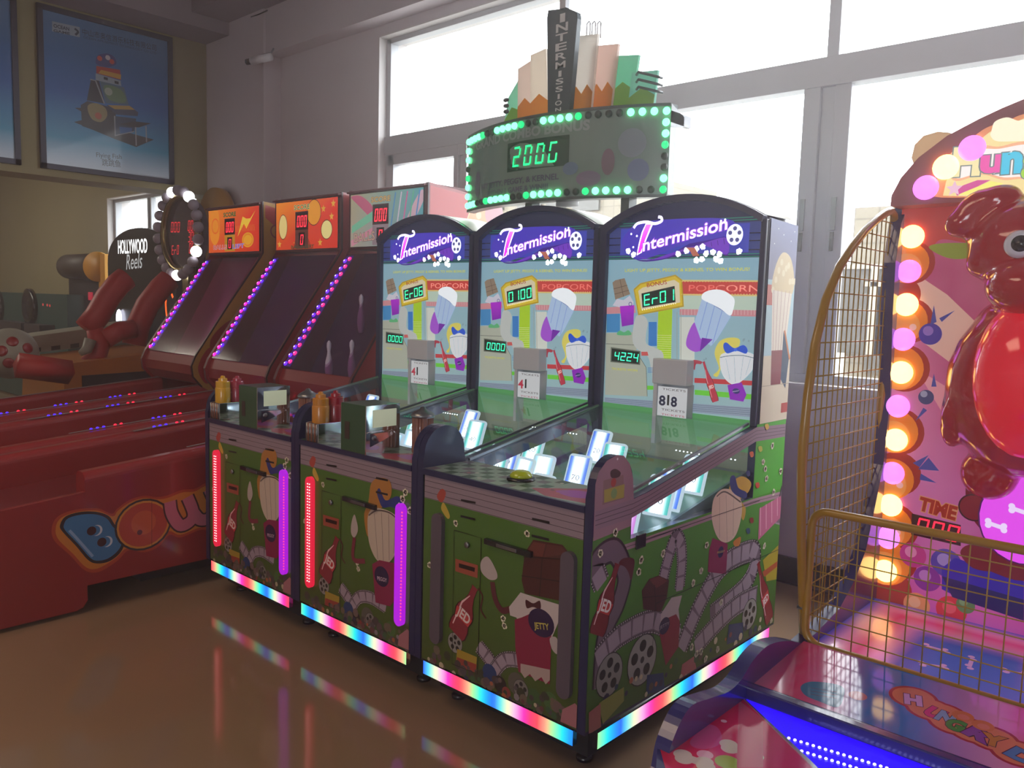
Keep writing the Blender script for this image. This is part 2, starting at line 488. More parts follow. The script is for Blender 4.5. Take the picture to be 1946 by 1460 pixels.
window('window_1', WX0, WX1, WZ0, WZ1, [(XY(1577, 60), XY(1600, 60))],
       [(XY(870, 300), XY(893, 300)), (XY(1521, 400), XY(1608, 400)), (1.0, 1.3)],
       (2.68, 2.83), [(XY(1525, 440), 1.93), (XY(1584, 440), 1.93)])
window('window_2', SX0, SX1, SZ0, SZ1, [], [(XY(287, 420), XY(293, 420))], None, [])
b = MB(mat='window_frame')
b.box(WX0+0.03, XY(893, 300), GY-0.04, GY+0.03, 2.6, 2.69); b.box(WX0+0.05, WX0+0.12, GY-0.04, GY+0.03, 1.1, 2.68)
struct(b.build('trim_2'))
# pillar, beam over the windows, bulkhead carrying the posters
slab('wall_pillar', -8.0, -6.93, 4.12, YW, 0, CZ, 'wall_paint')
slab('trim_3', -6.93, XR, 4.14, YW, 3.70, CZ, 'wall_paint')
slab('trim_4', -8.0, XR, 3.75, 4.14, 4.10, CZ, 'ceiling_paint')
slab('wall_bulkhead', -8.4, -8.0, 0.6, YW, 2.50, CZ, 'olive_paint')
slab('trim_5', -8.0, -7.55, 0.6, 4.12, 3.98, CZ, 'ceiling_paint')
slab('baseboard_back', -6.9, XR, YW-0.02, YW, 0.0, 0.15, 'skirting')
# camera on the pillar
t = thing('security_camera', 'small white bullet security camera high on the pillar left of the big window', 'camera', hy(500, 100, 4.12))
c0 = hy(478, 116, 3.95); c1 = hy(515, 108, 4.02)
MB(mat='white_plastic').tube([c0, c1], 0.033, 14).build('housing', t)
MB(mat='black_trim').tube([c0+(c0-c1)*0.02, c0+(c0-c1)*0.25], 0.026, 14).build('lens', t)
MB(mat='steel').tube([(c0+c1)/2+Vector((0, 0, 0.03)), hy(516, 100, 4.12), hy(520, 92, 4.12)], 0.008, 8).build('bracket', t)
cr_ = MB(mat='black_trim'); cr_.tube([hy(477, 32, 4.118), hy(490, 28, 4.118), hy(508, 20, 4.118)], 0.006, 6)
tag(cr_.build('wall_cable'), 'short dark cable stub sticking out near the top of the pillar', 'cable')

# outside: pale tiled building and yard
def tile_mat():
    M = pm('facade_tile', '#6b6455', 0.7); t = M.node_tree; b = t.nodes['Principled BSDF']
    co = t.nodes.new('ShaderNodeTexCoord'); br = t.nodes.new('ShaderNodeTexBrick')
    mp = t.nodes.new('ShaderNodeMapping'); mp.inputs['Rotation'].default_value = (radians(90), 0, 0)
    br.offset = 0; br.inputs['Scale'].default_value = 1.6; br.inputs['Brick Width'].default_value = 0.5; br.inputs['Row Height'].default_value = 0.5
    br.inputs['Mortar Size'].default_value = 0.02
    br.inputs['Color1'].default_value = hx6('#6a6354'); br.inputs['Color2'].default_value = hx6('#6e6757'); br.inputs['Mortar'].default_value = hx6('#5a5346')
    t.links.new(co.outputs['Object'], mp.inputs[0]); t.links.new(mp.outputs[0], br.inputs[0]); t.links.new(br.outputs[0], b.inputs['Base Color'])
tile_mat()
pm('yard', '#9a9a94', 0.9); pm('far_window', '#403f39', 0.3); pm('facade_trim', '#8a8578', 0.7)
tg = MB(mat='yard'); tg.box(-60, 40, YW+0.6, 60, -0.3, -0.1); struct(tg.build('ground_yard'))
fx = hy(1625, 395, 11.0); BX0 = fx.x
t = thing('tiled_building', 'pale tiled building seen through the window pane beside the yellow cage', 'building', (BX0, 11, -0.1))
zt = fx.z
q = MB(mat='facade_tile'); q.box(BX0, BX0+9, 11, 16, -0.1, zt); q.build('facade', t)
for (px, py, w_, h_) in ((1600, 512, 0.9, 1.1), (1655, 545, 0.7, 1.1)):
    a = hy(px, py, 10.98); q = MB(mat='far_window'); q.box(a.x, a.x+w_, 10.93, 10.99, a.z-h_, a.z)
    q.box(a.x-0.05, a.x+w_+0.05, 10.9, 10.99, a.z, a.z+0.06, 'facade_trim'); q.build('window', t)
    q = MB(mat='facade_trim'); q.box(a.x+w_*0.45, a.x+w_*0.55, 10.9, 10.93, a.z-h_, a.z); q.build('window_bar', t)
t = thing('far_building', 'low cream building with horizontal bands seen between the marquee and the dark arches', 'building', hy(1050, 400, 16))
a = hy(900, 372, 16); c = hy(1165, 372, 16)
q = MB(mat='facade_tile'); q.box(a.x-1, c.x+0.5, 16, 20, -0.1, a.z+0.2); q.build('facade', t)
for i, (u, v) in enumerate(((930, 958), (985, 1030), (1040, 1075), (1090, 1140))):
    a = hy(u, 383, 15.98); c = hy(v, 383, 15.98)
    q = MB(mat='far_window'); q.box(a.x, c.x, 15.93, 15.99, a.z-0.25, a.z+0.1); q.build('window', t)
# ================================================================ ticket games in the middle (three joined units)
attr_mat('strip_lit', 1.25, 0.4, 0, 0); attr_mat('card_lit', 5.0, 0.4, 0, 0)
PX0 = [-3.835, -3.034, -2.232]; FY = 1.952; W_ = 0.80; UY = FY+1.063
Z6 = (1100, 360, 3.174); Z4 = (790, 880, 2.516); Z5 = (1100, 780, 2.2465); Z3 = (380, 800, 2.979); Z9 = (1120, 950, 3.106)
RB = ['#ff4a5a', '#ff9a80', '#9ff0a0', '#20e8d8', '#10a0ff', '#2060ff', '#60e0e0', '#f0f0c0', '#ffb0e0', '#ff30c0', '#ff3a70']
def mixc(a, b, t): return tuple(a[i]*(1-t)+b[i]*t for i in range(4))
def rainbow(t):
    t = (t % 1.0)*len(RB); i = int(t); return mixc(hx6(RB[i % len(RB)]), hx6(RB[(i+1) % len(RB)]), t-i)
def rainbow_strip(O, U, L, z0, z1, ph, per, thick, N):
    b = MB(mat='strip_lit'); O = Vector(O); U = Vector(U); n = 48
    for i in range(n):
        a, c = L*i/n, L*(i+1)/n; ca, cc = rainbow(ph+a/per), rainbow(ph+c/per)
        q = [O+U*a+Vector((0, 0, z0)), O+U*c+Vector((0, 0, z0)), O+U*c+Vector((0, 0, z1)), O+U*a+Vector((0, 0, z1))]
        b.add(q, [(0, 1, 2, 3)], 'strip_lit', [ca, cc, cc, ca])
    p = [O+N*-thick, O+U*L+N*-thick]
    A_, B_ = O, O+U*L
    for (u0, u1) in ((z0, z0), (z1, z1)):
        b.add([A_+Vector((0, 0, u0)), B_+Vector((0, 0, u0)), p[1]+Vector((0, 0, u0)), p[0]+Vector((0, 0, u0))], [(0, 1, 2, 3)], 'black_trim')
    b.add([p[0]+Vector((0, 0, z0)), p[1]+Vector((0, 0, z0)), p[1]+Vector((0, 0, z1)), p[0]+Vector((0, 0, z1))], [(0, 1, 2, 3)], 'black_trim')
    b.add([A_+Vector((0, 0, z0)), A_+Vector((0, 0, z1)), p[0]+Vector((0, 0, z1)), p[0]+Vector((0, 0, z0))], [(0, 1, 2, 3)], 'black_trim')
    return b
def popcorn(A, pts, r, c='#e8dcc0', c2='#c9b48c', mat=None):
    for i, (x, y) in enumerate(pts):
        u, v = A.uv(x, y); ph = i*1.7
        for k in range(5):
            a = 2*pi*k/5+ph; rr = r*(0.42+0.22*((k*7+i*3) % 3)/2)
            A.disc((u+cos(a)*r*0.62, v+sin(a)*r*0.62), rr, c, False, mat, n=9); A.lay -= 1
        A.disc((u, v), r*0.6, c, False, mat, n=9); A.disc((u+r*.15, v-r*.1), r*0.2, c2, False, mat, n=6)
def bottle(A, base, top, w, col='#8e1f24', lab='#e8ddd0', word='JED', mat=None):
    """soda bottle lying along base->top (pixel points), width w metres"""
    a = A.uv(*base); b = A.uv(*top); d = (b[0]-a[0], b[1]-a[1]); L = sqrt(d[0]**2+d[1]**2); d = (d[0]/L, d[1]/L); n = (-d[1], d[0])
    prof = [(0, .42), (.06, .5), (.2, .5), (.3, .42), (.42, .5), (.52, .46), (.66, .26), (.8, .16), (.97, .15), (1, .19)]
    def Q(t, s_): return (a[0]+d[0]*t*L+n[0]*s_*w, a[1]+d[1]*t*L+n[1]*s_*w)
    A.poly([Q(t, s_*1.12) for t, s_ in prof]+[Q(t, -s_*1.12) for t, s_ in prof[::-1]], '#3a1012', False, mat)
    A.poly([Q(t, s_) for t, s_ in prof]+[Q(t, -s_) for t, s_ in prof[::-1]], col, False, mat)
    A.poly([Q(.12, .32), (Q(.12, .38)), Q(.6, .36), Q(.8, .09), Q(.8, .05), Q(.58, .28)], '#e7b8b8', False, mat)
    A.poly([Q(.3, .43), Q(.46, .5), Q(.46, -.5), Q(.3, -.43)], '#c23a3a', False, mat)
    A.text(word, Q(.33, .38), Q(.33, -.38), w*0.45, lab, False, mat, off=0.03)
def reel(A, c, r, col='#a8a39c', hole='#2a2624', mat=None):
    c = A.uv(*c)
    A.disc(c, r*1.05, '#2c2826', False, mat); A.disc(c, r, col, False, mat)
    for k in range(5):
        a = 2*pi*k/5+0.3; A.disc((c[0]+cos(a)*r*0.58, c[1]+sin(a)*r*0.58), r*0.24, hole, False, mat, n=14)
    A.disc(c, r*0.14, hole, False, mat, n=12)
def film(A, pts, w, body='#6f5b68', frame='#a08c98', edge='#2e2228', mat=None):
    q = [A.uv(*p) for p in pts]; q2 = [q[0]]+q+[q[-1]]; out = []
    for i in range(1, len(q2)-2):
        p0, p1, p2, p3 = q2[i-1], q2[i], q2[i+1], q2[i+2]
        for k in range(8):
            t = k/8
            out.append(tuple(0.5*((2*p1[j])+(-p0[j]+p2[j])*t+(2*p0[j]-5*p1[j]+4*p2[j]-p3[j])*t*t+(-p0[j]+3*p1[j]-3*p2[j]+p3[j])*t**3) for j in (0, 1)))
    out.append(q[-1])
    A.line(out, w, edge, False, mat); A.line(out, w*0.78, body, False, mat)
    # frames and perforations
    acc = 0; nxt = w*0.25; pf = w*0.1; nxtp = 0
    for i in range(len(out)-1):
        a, b = out[i], out[i+1]; d = (b[0]-a[0], b[1]-a[1]); L = sqrt(d[0]**2+d[1]**2) or 1e-6; d = (d[0]/L, d[1]/L); n = (-d[1], d[0])
        while nxt < acc+L:
            t = nxt-acc; c = (a[0]+d[0]*t, a[1]+d[1]*t); h = w*0.33; g = w*0.34
            A.poly([(c[0]-d[0]*g-n[0]*h, c[1]-d[1]*g-n[1]*h), (c[0]+d[0]*g-n[0]*h, c[1]+d[1]*g-n[1]*h), (c[0]+d[0]*g+n[0]*h, c[1]+d[1]*g+n[1]*h), (c[0]-d[0]*g+n[0]*h, c[1]-d[1]*g+n[1]*h)], frame, False, mat)
            A.lay -= 1; nxt += w*0.8
        while nxtp < acc+L:
            t = nxtp-acc; c = (a[0]+d[0]*t, a[1]+d[1]*t)
            for sg in (-1, 1):
                cc = (c[0]+n[0]*w*0.445*sg, c[1]+n[1]*w*0.445*sg); h = w*0.03
                A.poly([(cc[0]-h, cc[1]-h), (cc[0]+h, cc[1]-h), (cc[0]+h, cc[1]+h), (cc[0]-h, cc[1]+h)], '#c0b2b8', False, mat); A.lay -= 1
            nxtp += w*0.13
        acc += L
    A.lay += 2
def planks(A, pts_top, pts_bot, n, base='#8f7480', line='#4d3a44'):
    """mauve plank band between two pixel polylines"""
    t = [A.uv(*p) for p in pts_top]; b = [A.uv(*p) for p in pts_bot]
    A.poly(t+b[::-1], base, False)
    for k in range(1, n):
        f = k/n; A.line([(t[i][0]*(1-f)+b[i][0]*f, t[i][1]*(1-f)+b[i][1]*f) for i in range(len(t))], 0.0022, line, False)

def arch(x): # top outline of the cabinet head, local x 0..0.8
    R = (0.385**2+0.11**2)/(2*0.11); c = 1.967-R
    return c+sqrt(max(R*R-(x-0.415)**2, 0.0))

def upper_art(A, dx, bonus, score, dialtop):
    bl = 'backlit'
    # background down to the playfield
    x0, x1 = 0.045, 0.778
    A.poly([(x0, 0.72), (x1, 0.72), (x1, 1.86)]+[(x, arch(x)-0.022) for x in [x1-0.03-i*(x1-x0-0.06)/14 for i in range(15)]]+[(x0, 1.86)], '#232a52', False, 'backlit_dim')
    zh = 1.705
    A.poly([(x0, 0.72), (x1, 0.72), (x1, zh), (x0, zh)], ['#9db8b4', '#9db8b4', '#86b2c6', '#86b2c6'], False, bl)
    # header bands and glow
    A.poly([(x0, zh+.01), (x1, zh+.01), (x1, 1.845), (x0, 1.845)], '#2c3a7c', False, bl)
    A.poly([(x0+.06, zh+.02), (x1-.06, zh+.02), (x1-.06, 1.84), (x0+.06, 1.84)], '#3a44b8', False, bl)
    for z in (zh+.004, zh+.014, 1.852, 1.862): A.line([(x0, z), (x1, z)], 0.004, '#1f7a6a', False, bl)
    for z in (1.735, 1.77, 1.80):
        A.line([(x0, z), (x0+.06, z)], 0.004, '#10142e', False, bl); A.line([(x1-.06, z), (x1, z)], 0.004, '#10142e', False, bl)
    A.smooth([(300, 395), (330, 420), (420, 425), (520, 405), (600, 360), (700, 310), (880, 285), (888, 400), (800, 350), (700, 345), (600, 395), (470, 428), (360, 432)], '#3a1788', True, bl)
    A.smooth([(250, 330), (300, 240), (400, 190), (880, 175), (900, 270), (600, 340), (450, 400), (330, 420)], '#3c2ab0', True, 'lit')
    A.smooth([(330, 400), (470, 422), (620, 372), (760, 318), (885, 292), (885, 392), (760, 342), (640, 352), (540, 400), (430, 425)], '#6a2ab8', True, 'lit')
    for k in range(8):
        x = 600+k*38; A.line([(x, 372-k*11), (x+4, 352-k*6+20)], 0.002, '#2a1060', True, bl)
    A.curve([(322, 232), (345, 205), (400, 195), (450, 205), (490, 190), (488, 168), (470, 165)], 0.012, '#e8e0ff', True, 'led')
    A.poly([(395, 205), (440, 205), (400, 300), (372, 380), (340, 398), (352, 330), (370, 260)], '#ffe8ff', True, 'led')
    A.poly([(398, 210), (428, 210), (392, 300), (364, 378), (346, 388), (360, 325), (378, 258)], ['#f060d0', '#f060d0', '#d020c0', '#c818b8', '#c818b8', '#d020c0', '#e040d0'], True, 'led')
    A.text('ntermission', (378, 372), (885, 238), 0.052, '#9a4be0', True, 'lit', off=0.06, shear=0.2)
    A.text('ntermission', (378, 372), (885, 238), 0.052, '#f8d8ff', True, 'led', off=0.012, shear=0.2)
    c = A.uv(932, 272)
    A.disc(c, 0.036, '#c8cce8', False, 'led', ry=0.042); 
    for k in range(5):
        a = 2*pi*k/5+0.3; A.disc((c[0]+cos(a)*0.021, c[1]+sin(a)*0.025), 0.009, '#5a5c98', False, bl, n=12)
    popcorn(A, [(290, 372), (322, 392), (590, 388), (700, 360), (740, 345), (760, 385), (800, 378), (840, 392), (735, 420), (700, 425), (845, 432), (820, 420), (960, 372), (640, 368)], 0.012, '#ffffff', '#e0e0ff', 'led')
    A.poly([(640, 350), (690, 350), (720, 400), (680, 402), (665, 375)], '#c0705a', True, bl)
    for (x, y) in ((308, 268), (342, 280), (320, 348), (850, 190), (875, 182)): A.disc((x, y), 0.005, '#e8ecff', True, 'led', n=6)
    A.text('LIGHT UP JETTY, PEGGY & KERNEL TO WIN BONUS!', (270, 497), (1022, 490), 0.0135, '#d0d040', True, bl, off=0.01)
    # counters and bands
    A.poly([(160, 712), (330, 700), (335, 745), (160, 752)], '#c98a92', True, bl); A.poly([(600, 722), (1082, 728), (1080, 768), (600, 758)], '#c98a92', True, bl)
    for k in range(24):
        x = 612+k*20; A.line([(x, 724), (x, 758)], 0.0012, '#e8d8d8', True, bl); A.lay -= 1
    A.lay += 1
    A.poly([(160, 752), (240, 750), (240, 862), (160, 862)], '#3c86c0', True, bl)
    A.poly([(625, 642), (1105, 640), (1105, 730), (600, 722), (600, 650)], '#b8cfc0', True, bl)
    A.poly([(600, 770), (690, 770), (690, 1035), (600, 1035)], '#ccd4cc', True, bl)
    A.line([(585, 740), (585, 1030)], 0.003, '#98a49c', True, bl); A.line([(608, 740), (608, 1030)], 0.003, '#98a49c', True, bl)
    A.poly([(155, 868), (320, 862), (345, 990), (398, 1075), (405, 1250), (150, 1240)], '#a9b0a2', True, bl)
    A.line([(155, 932), (345, 940)], 0.0025, '#5e665e', True, bl); A.line([(345, 990), (398, 1075), (405, 1250)], 0.0022, '#4c544c', True, bl)
    A.poly([(414, 800), (462, 800), (462, 945), (412, 945)], '#2f7ac4', True, bl)
    A.poly([(472, 728), (556, 722), (548, 1032), (462, 1032)], '#a6d018', True, bl)
    for k in range(11): A.line([(464, 880+k*13), (550, 882+k*13)], 0.0018, '#d8e8a0', True, bl); A.lay -= 1
    A.lay += 1
    A.smooth([(335, 770), (380, 762), (408, 800), (398, 870), (400, 930), (450, 955), (498, 985), (500, 1050), (470, 1100), (478, 1210), (448, 1210), (430, 1100), (408, 1010), (340, 960), (315, 900)], '#b9c1bf', True, bl)
    A.poly([(368, 980), (406, 980), (412, 1004), (370, 1004)], '#c85a58', True, bl)
    for k in range(4): A.line([(408, 1078+k*9), (446, 1078+k*9)], 0.002, '#2f6ab0', True, bl)
    # popcorn banner
    A.poly([(608, 545), (1107, 548), (1107, 645), (622, 640)], '#d8c078', True, bl)
    A.poly([(608, 555), (1107, 558), (1107, 636), (622, 630)], '#c2423c', True, bl)
    for k in range(28):
        for (yy, yb) in ((555, 0), (633, 0)):
            A.disc((615+k*17.8, yy), 0.0028, '#d8c078', True, bl, n=8); A.lay -= 1
    A.lay += 1
    A.text('POPCORN', (655, 615), (1080, 618), 0.028, '#f0ccb8', True, bl)
    # bonus sign
    A.poly([(362, 566), (575, 514), (616, 545), (626, 708), (350, 760), (322, 602)], '#b89a1c', True, bl)
    A.poly([(366, 574), (572, 523), (608, 551), (617, 700), (356, 750), (330, 607)], '#d4bc2c', True, bl)
    A.poly([(378, 592), (568, 545), (598, 565), (604, 682), (370, 728), (350, 612)], '#d8d0b0', True, bl)
    A.text('BONUS', (404, 590), (524, 570), 0.018, '#a8342c', True, bl, off=0.01)
    A.poly([(370, 628), (570, 582), (576, 680), (376, 714)], '#10201c', True, bl)
    A.digits(bonus, (380, 704), (574, 668), 0.048, '#30ffa0', True, 'led')
    for k in range(16):
        u = k/15.0; A.disc((376+u*200, 728-u*40), 0.0022, '#f4e8b0', True, 'led', n=6); A.lay -= 1
    A.lay += 1
    # chocolate bar in a purple wrapper (plain bar)
    A.poly([(195, 562), (212, 548), (268, 535), (302, 632), (212, 665)], '#8a7a68', True, bl)
    for q in (((202, 600), (285, 578)), ((208, 632), (295, 608)), ((240, 542), (262, 648))): A.line(q, 0.002, '#4a3c34', True, bl)
    A.poly([(196, 700), (222, 660), (262, 668), (300, 640), (322, 680), (318, 708), (240, 712)], '#c8c8d8', True, bl)
    A.poly([(240, 705), (326, 698), (322, 815), (252, 828)], ['#b020d0', '#b020d0', '#8010b0', '#8010b0'], True, bl)
    A.ring((303, 692), 0.008, 0.003, '#3a3890', True, bl, n=12)
    A.smooth([(222, 868), (240, 852), (265, 862), (290, 850), (308, 868), (300, 880), (232, 880)], '#58b078', True, bl)
    # popcorn box, plain
    A.smooth([(660, 850), (700, 800), (740, 880), (735, 960), (690, 980), (640, 940)], '#a050d0', True, bl)
    A.poly([(738, 655), (912, 762), (826, 905), (790, 945), (725, 898), (690, 800)], '#a8c4e8', True, bl)
    for q in (((770, 672), (722, 850)), ((812, 700), (760, 900)), ((858, 730), (800, 930))): A.line(q, 0.003, '#7a9cd0', True, bl)
    A.line([(738, 655), (912, 762)], 0.004, '#6c84b8', True, bl)
    A.smooth([(735, 660), (745, 625), (800, 605), (870, 612), (930, 660), (925, 720), (905, 762), (850, 722), (790, 690)], '#e4e8ec', True, 'lit')
    A.poly([(735, 895), (800, 905), (722, 980)], '#7020a8', True, bl)
    # soda bottle
    A.smooth([(680, 1035), (700, 1030), (735, 1040), (728, 1055), (700, 1055), (692, 1090), (682, 1075)], '#a83848', True, bl)
    bottle(A, (818, 1282), (745, 1040), 0.030, '#b8344a', '#f0d8d8', 'JED', bl)
    for (x, y) in ((748, 1030), (760, 1022), (990, 905), (1018, 915), (985, 912)): A.ring((x, y), 0.003, 0.001, '#506878', True, bl, n=8)
    # floor bands
    A.poly([(690, 1138), (1080, 1158), (1078, 1186), (690, 1168)], '#c03a40', True, bl)
    A.poly([(692, 1210), (1072, 1240), (1070, 1272), (692, 1240)], '#68c838', True, bl)
    A.poly([(405, 1185), (478, 1188), (478, 1210), (405, 1210)], '#68c838', True, bl)
    bottle(A, (818, 1282), (745, 1040), 0.030, '#b8344a', '#f0d8d8', 'JED', bl)
    # cup with a yellow swirl and a blue bow
    A.smooth([(805, 1120), (838, 1080), (812, 990), (840, 920), (900, 895), (962, 905), (950, 960), (870, 1000), (850, 1080), (830, 1130)], '#d8d060', True, bl)
    A.smooth([(845, 1010), (880, 985), (960, 975), (1040, 992), (1058, 1030), (1040, 1090), (985, 1150), (930, 1180), (880, 1150), (850, 1090)], '#dce4ea', True, bl)
    A.curve([(845, 1015), (900, 1005), (980, 1003), (1056, 1020)], 0.003, '#6c7c88', True, bl)
    for q in (((880, 1020), (905, 1150)), ((930, 1012), (938, 1165)), ((985, 1012), (968, 1150)), ((1030, 1020), (1000, 1120))): A.line(q, 0.002, '#a8b4c0', True, bl)
    A.smooth([(866, 935), (885, 925), (930, 958), (985, 940), (1010, 965), (1000, 992), (945, 975), (890, 990), (868, 965)], '#1f54d0', True, bl)
    A.disc((938, 968), 0.007, '#3a70f0', True, bl)
    A.poly([(890, 1182), (975, 1165), (1005, 1240), (985, 1282), (905, 1268)], '#8a1cb8', True, bl)
    A.disc((942, 1218), 0.016, '#2c2470', True, bl, ry=0.011); A.text('PEGGY', (922, 1226), (962, 1218), 0.005, '#e0d8f8', True, bl)
    # lower edge of the glass art
    A.poly([(150, 1255), (1065, 1320), (1062, 1378), (145, 1300)], '#8c9cb0', True, bl)
    for k in range(4): A.line([(150, 1262+k*10), (1064, 1328+k*12)], 0.0016, '#5c6c80', True, bl)
    zz = A.uv(600, 1360)[1]
    A.poly([(x0, 0.72), (x1, 0.72), (x1, 1.062), (x0, 1.062)], ['#5f7a5c', '#5f7a5c', '#4f9858', '#4f9858'], False, bl)
    A.poly([(x0, 0.72), (x1, 0.72), (x1, 0.93), (x0, 0.93)], ['#60786a', '#60786a', '#7c8468', '#7c8468'], False, 'backlit_dim')
    # score display
    A.poly([(186, 952), (364, 976), (362, 1060), (183, 1042)], '#5c6458', True, bl); A.poly([(192, 960), (357, 982), (355, 1053), (190, 1036)], '#0c1c14', True, bl)
    A.digits(score, (200, 1028), (352, 1044), 0.037, '#30ffb0', True, 'led')
    A.text('TICKETS WON', (190, 1088), (345, 1100), 0.010, '#c8c838', True, bl, off=0.01)

def front_art(A, k):
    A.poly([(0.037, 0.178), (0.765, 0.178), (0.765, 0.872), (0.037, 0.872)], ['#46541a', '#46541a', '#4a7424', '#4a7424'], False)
    tl, tr = A.uv(60, 62), A.uv(838, 218)
    A.poly([(0.037, 0.785), (0.765, 0.785), (0.765, 0.872), (0.037, 0.872)], '#94808a', False)
    for z in (0.787, 0.808, 0.83, 0.85): A.line([(0.037, z), (0.765, z)], 0.0018, '#3f2c38', False)
    A.smooth([(118, 190), (98, 160), (120, 125), (140, 140), (135, 170)], '#b0483c', True)
    A.smooth([(118, 215), (128, 190), (145, 215), (160, 255), (150, 268), (128, 240)], '#c4a838', True)
    popcorn(A, [(188, 290), (415, 745), (420, 780), (62, 490), (530, 340)], 0.011)
    # film strip and clutter along the bottom
    film(A, [(300, 880), (360, 960), (380, 1040)], 0.06)
    film(A, [(370, 1000), (420, 945), (500, 950), (600, 1010)], 0.055)
    for (x, y, r, c) in ((350, 1010, .035, '#223a6a'), (400, 1060, .03, '#2c2420'), (480, 1060, .04, '#5a5448'), (560, 1130, .035, '#3c5a2c'), (640, 1140, .03, '#4a6a34'), (430, 1100, .02, '#8a3a34')):
        A.disc((x, y), r, c, True, n=14)
    reel(A, (185, 862), 0.036, '#8c8680'); reel(A, (500, 1085), 0.032, '#7c7670')
    A.poly([(195, 890), (290, 930), (285, 990), (190, 960)], '#a88a28', True)
    A.poly([(195, 930), (288, 965), (285, 1005), (190, 970)], '#9a3a2c', True)
    for i in range(60):
        x = 60+i*12.6; y = 950+i*5.4+random.uniform(-75, 30)
        A.disc((x, y), random.uniform(.008, .022), random.choice(['#5c4648', '#4a3c3a', '#6c5650', '#3c3c2a', '#54484c', '#6a5a48']), True, n=8)
    for i in range(26):
        x = 60+i*30; y = 960+i*12+random.uniform(-30, 20)
        A.disc((x, y), random.uniform(.006, .014), random.choice(['#b8a888', '#6a3a3c', '#8a7c80', '#3a5a34', '#2f2a48', '#a85c38']), True, n=7)
    A.poly([(700, 1180), (760, 1150), (800, 1200), (798, 1285), (690, 1238)], '#a86a70', True)
    # coin door outline
    A.line([(182, 322), (312, 360), (294, 1010), (172, 962)], 0.003, '#1c1410', True); A.line([(182, 322), (172, 962)], 0.002, '#2a2a18', True)
    bottle(A, (190, 820), (282, 595), 0.085, '#8a2430', '#e0ccc8', 'JED')
    A.curve([(296, 600), (318, 640), (310, 700), (335, 745)], 0.007, '#50201c', True)
    A.poly([(188, 458), (296, 490), (294, 552), (188, 518)], '#a04a34', True); A.poly([(205, 480), (282, 502), (280, 522), (205, 500)], '#22120e', True)
    if k == 2:
        # chocolate bar in a red wrapper
        A.curve([(365, 570), (378, 650), (410, 705), (450, 700)], 0.022, '#5c2028', True)
        A.smooth([(312, 470), (345, 450), (385, 520), (385, 555), (350, 558), (312, 520)], '#b8a8a4', True)
        A.poly([(505, 560), (520, 430), (560, 368), (700, 392), (735, 435), (720, 470), (690, 660), (520, 625)], '#4a1c16', True)
        A.poly([(520, 440), (562, 378), (620, 388), (605, 450)], '#6a3024', True); A.poly([(626, 390), (696, 400), (722, 435), (612, 452)], '#5c2820', True)
        for q in (((505, 540), (705, 570)), ((604, 452), (590, 640)), ((515, 450), (728, 462))): A.line(q, 0.004, '#2a0e0c', True)
        A.poly([(445, 690), (500, 620), (560, 640), (690, 680), (690, 740), (640, 860), (560, 720), (500, 780), (480, 740), (450, 730)], '#c8b8b4', True)
        A.poly([(472, 750), (505, 740), (560, 715), (650, 745), (640, 1060), (490, 1000), (475, 880)], '#8a1c3c', True)
        A.poly([(500, 1000), (520, 1030), (545, 1010), (570, 1045), (600, 1025), (620, 1060), (640, 1040), (640, 990), (500, 960)], '#b09890', True)
        A.smooth([(525, 655), (560, 672), (592, 660), (595, 700), (560, 690), (530, 695)], '#4a1a1c', True)
        A.disc((598, 766), 0.055, '#2a1440', True, ry=0.046); A.text('JETTY', (567, 792), (636, 800), 0.021, '#c8b84c', True, off=0.02)
        A.smooth([(640, 840), (670, 835), (685, 880), (675, 915), (650, 890)], '#b8a8a4', True)
    else:
        # cup of swirl with blue bow and a plum base
        A.curve([(400, 600), (390, 720), (470, 740)], 0.02, '#7a2838', True)
        A.smooth([(380, 520), (400, 470), (415, 500), (425, 560), (400, 600), (378, 575)], '#b8a8a0', True)
        A.smooth([(478, 560), (470, 470), (500, 400), (520, 300), (575, 268), (650, 290), (660, 370), (610, 430), (540, 470), (520, 540), (495, 600)], '#b47830', True)
        A.smooth([(500, 470), (545, 440), (640, 462), (720, 520), (728, 600), (690, 700), (630, 760), (555, 740), (505, 650), (492, 550)], '#c8b4a0', True)
        A.curve([(500, 480), (560, 455), (650, 475), (722, 535)], 0.006, '#5c4a44', True)
        for q in (((540, 470), (560, 735)), ((590, 468), (598, 745)), ((640, 480), (640, 745)), ((685, 510), (672, 710))): A.line(q, 0.003, '#8e7a70', True)
        A.smooth([(560, 350), (580, 330), (620, 400), (700, 380), (745, 420), (730, 470), (660, 440), (600, 440), (575, 400)], '#28347c', True)
        A.poly([(520, 760), (570, 740), (700, 770), (690, 960), (640, 1010), (540, 980)], '#8a1c44', True)
        A.disc((585, 835), 0.044, '#2a1840', True, ry=0.04); A.text('PEGGY', (555, 852), (620, 870), 0.015, '#c8a8b8', True, off=0.02)
        popcorn(A, [(740, 400), (760, 360), (720, 440), (790, 470)], 0.014)

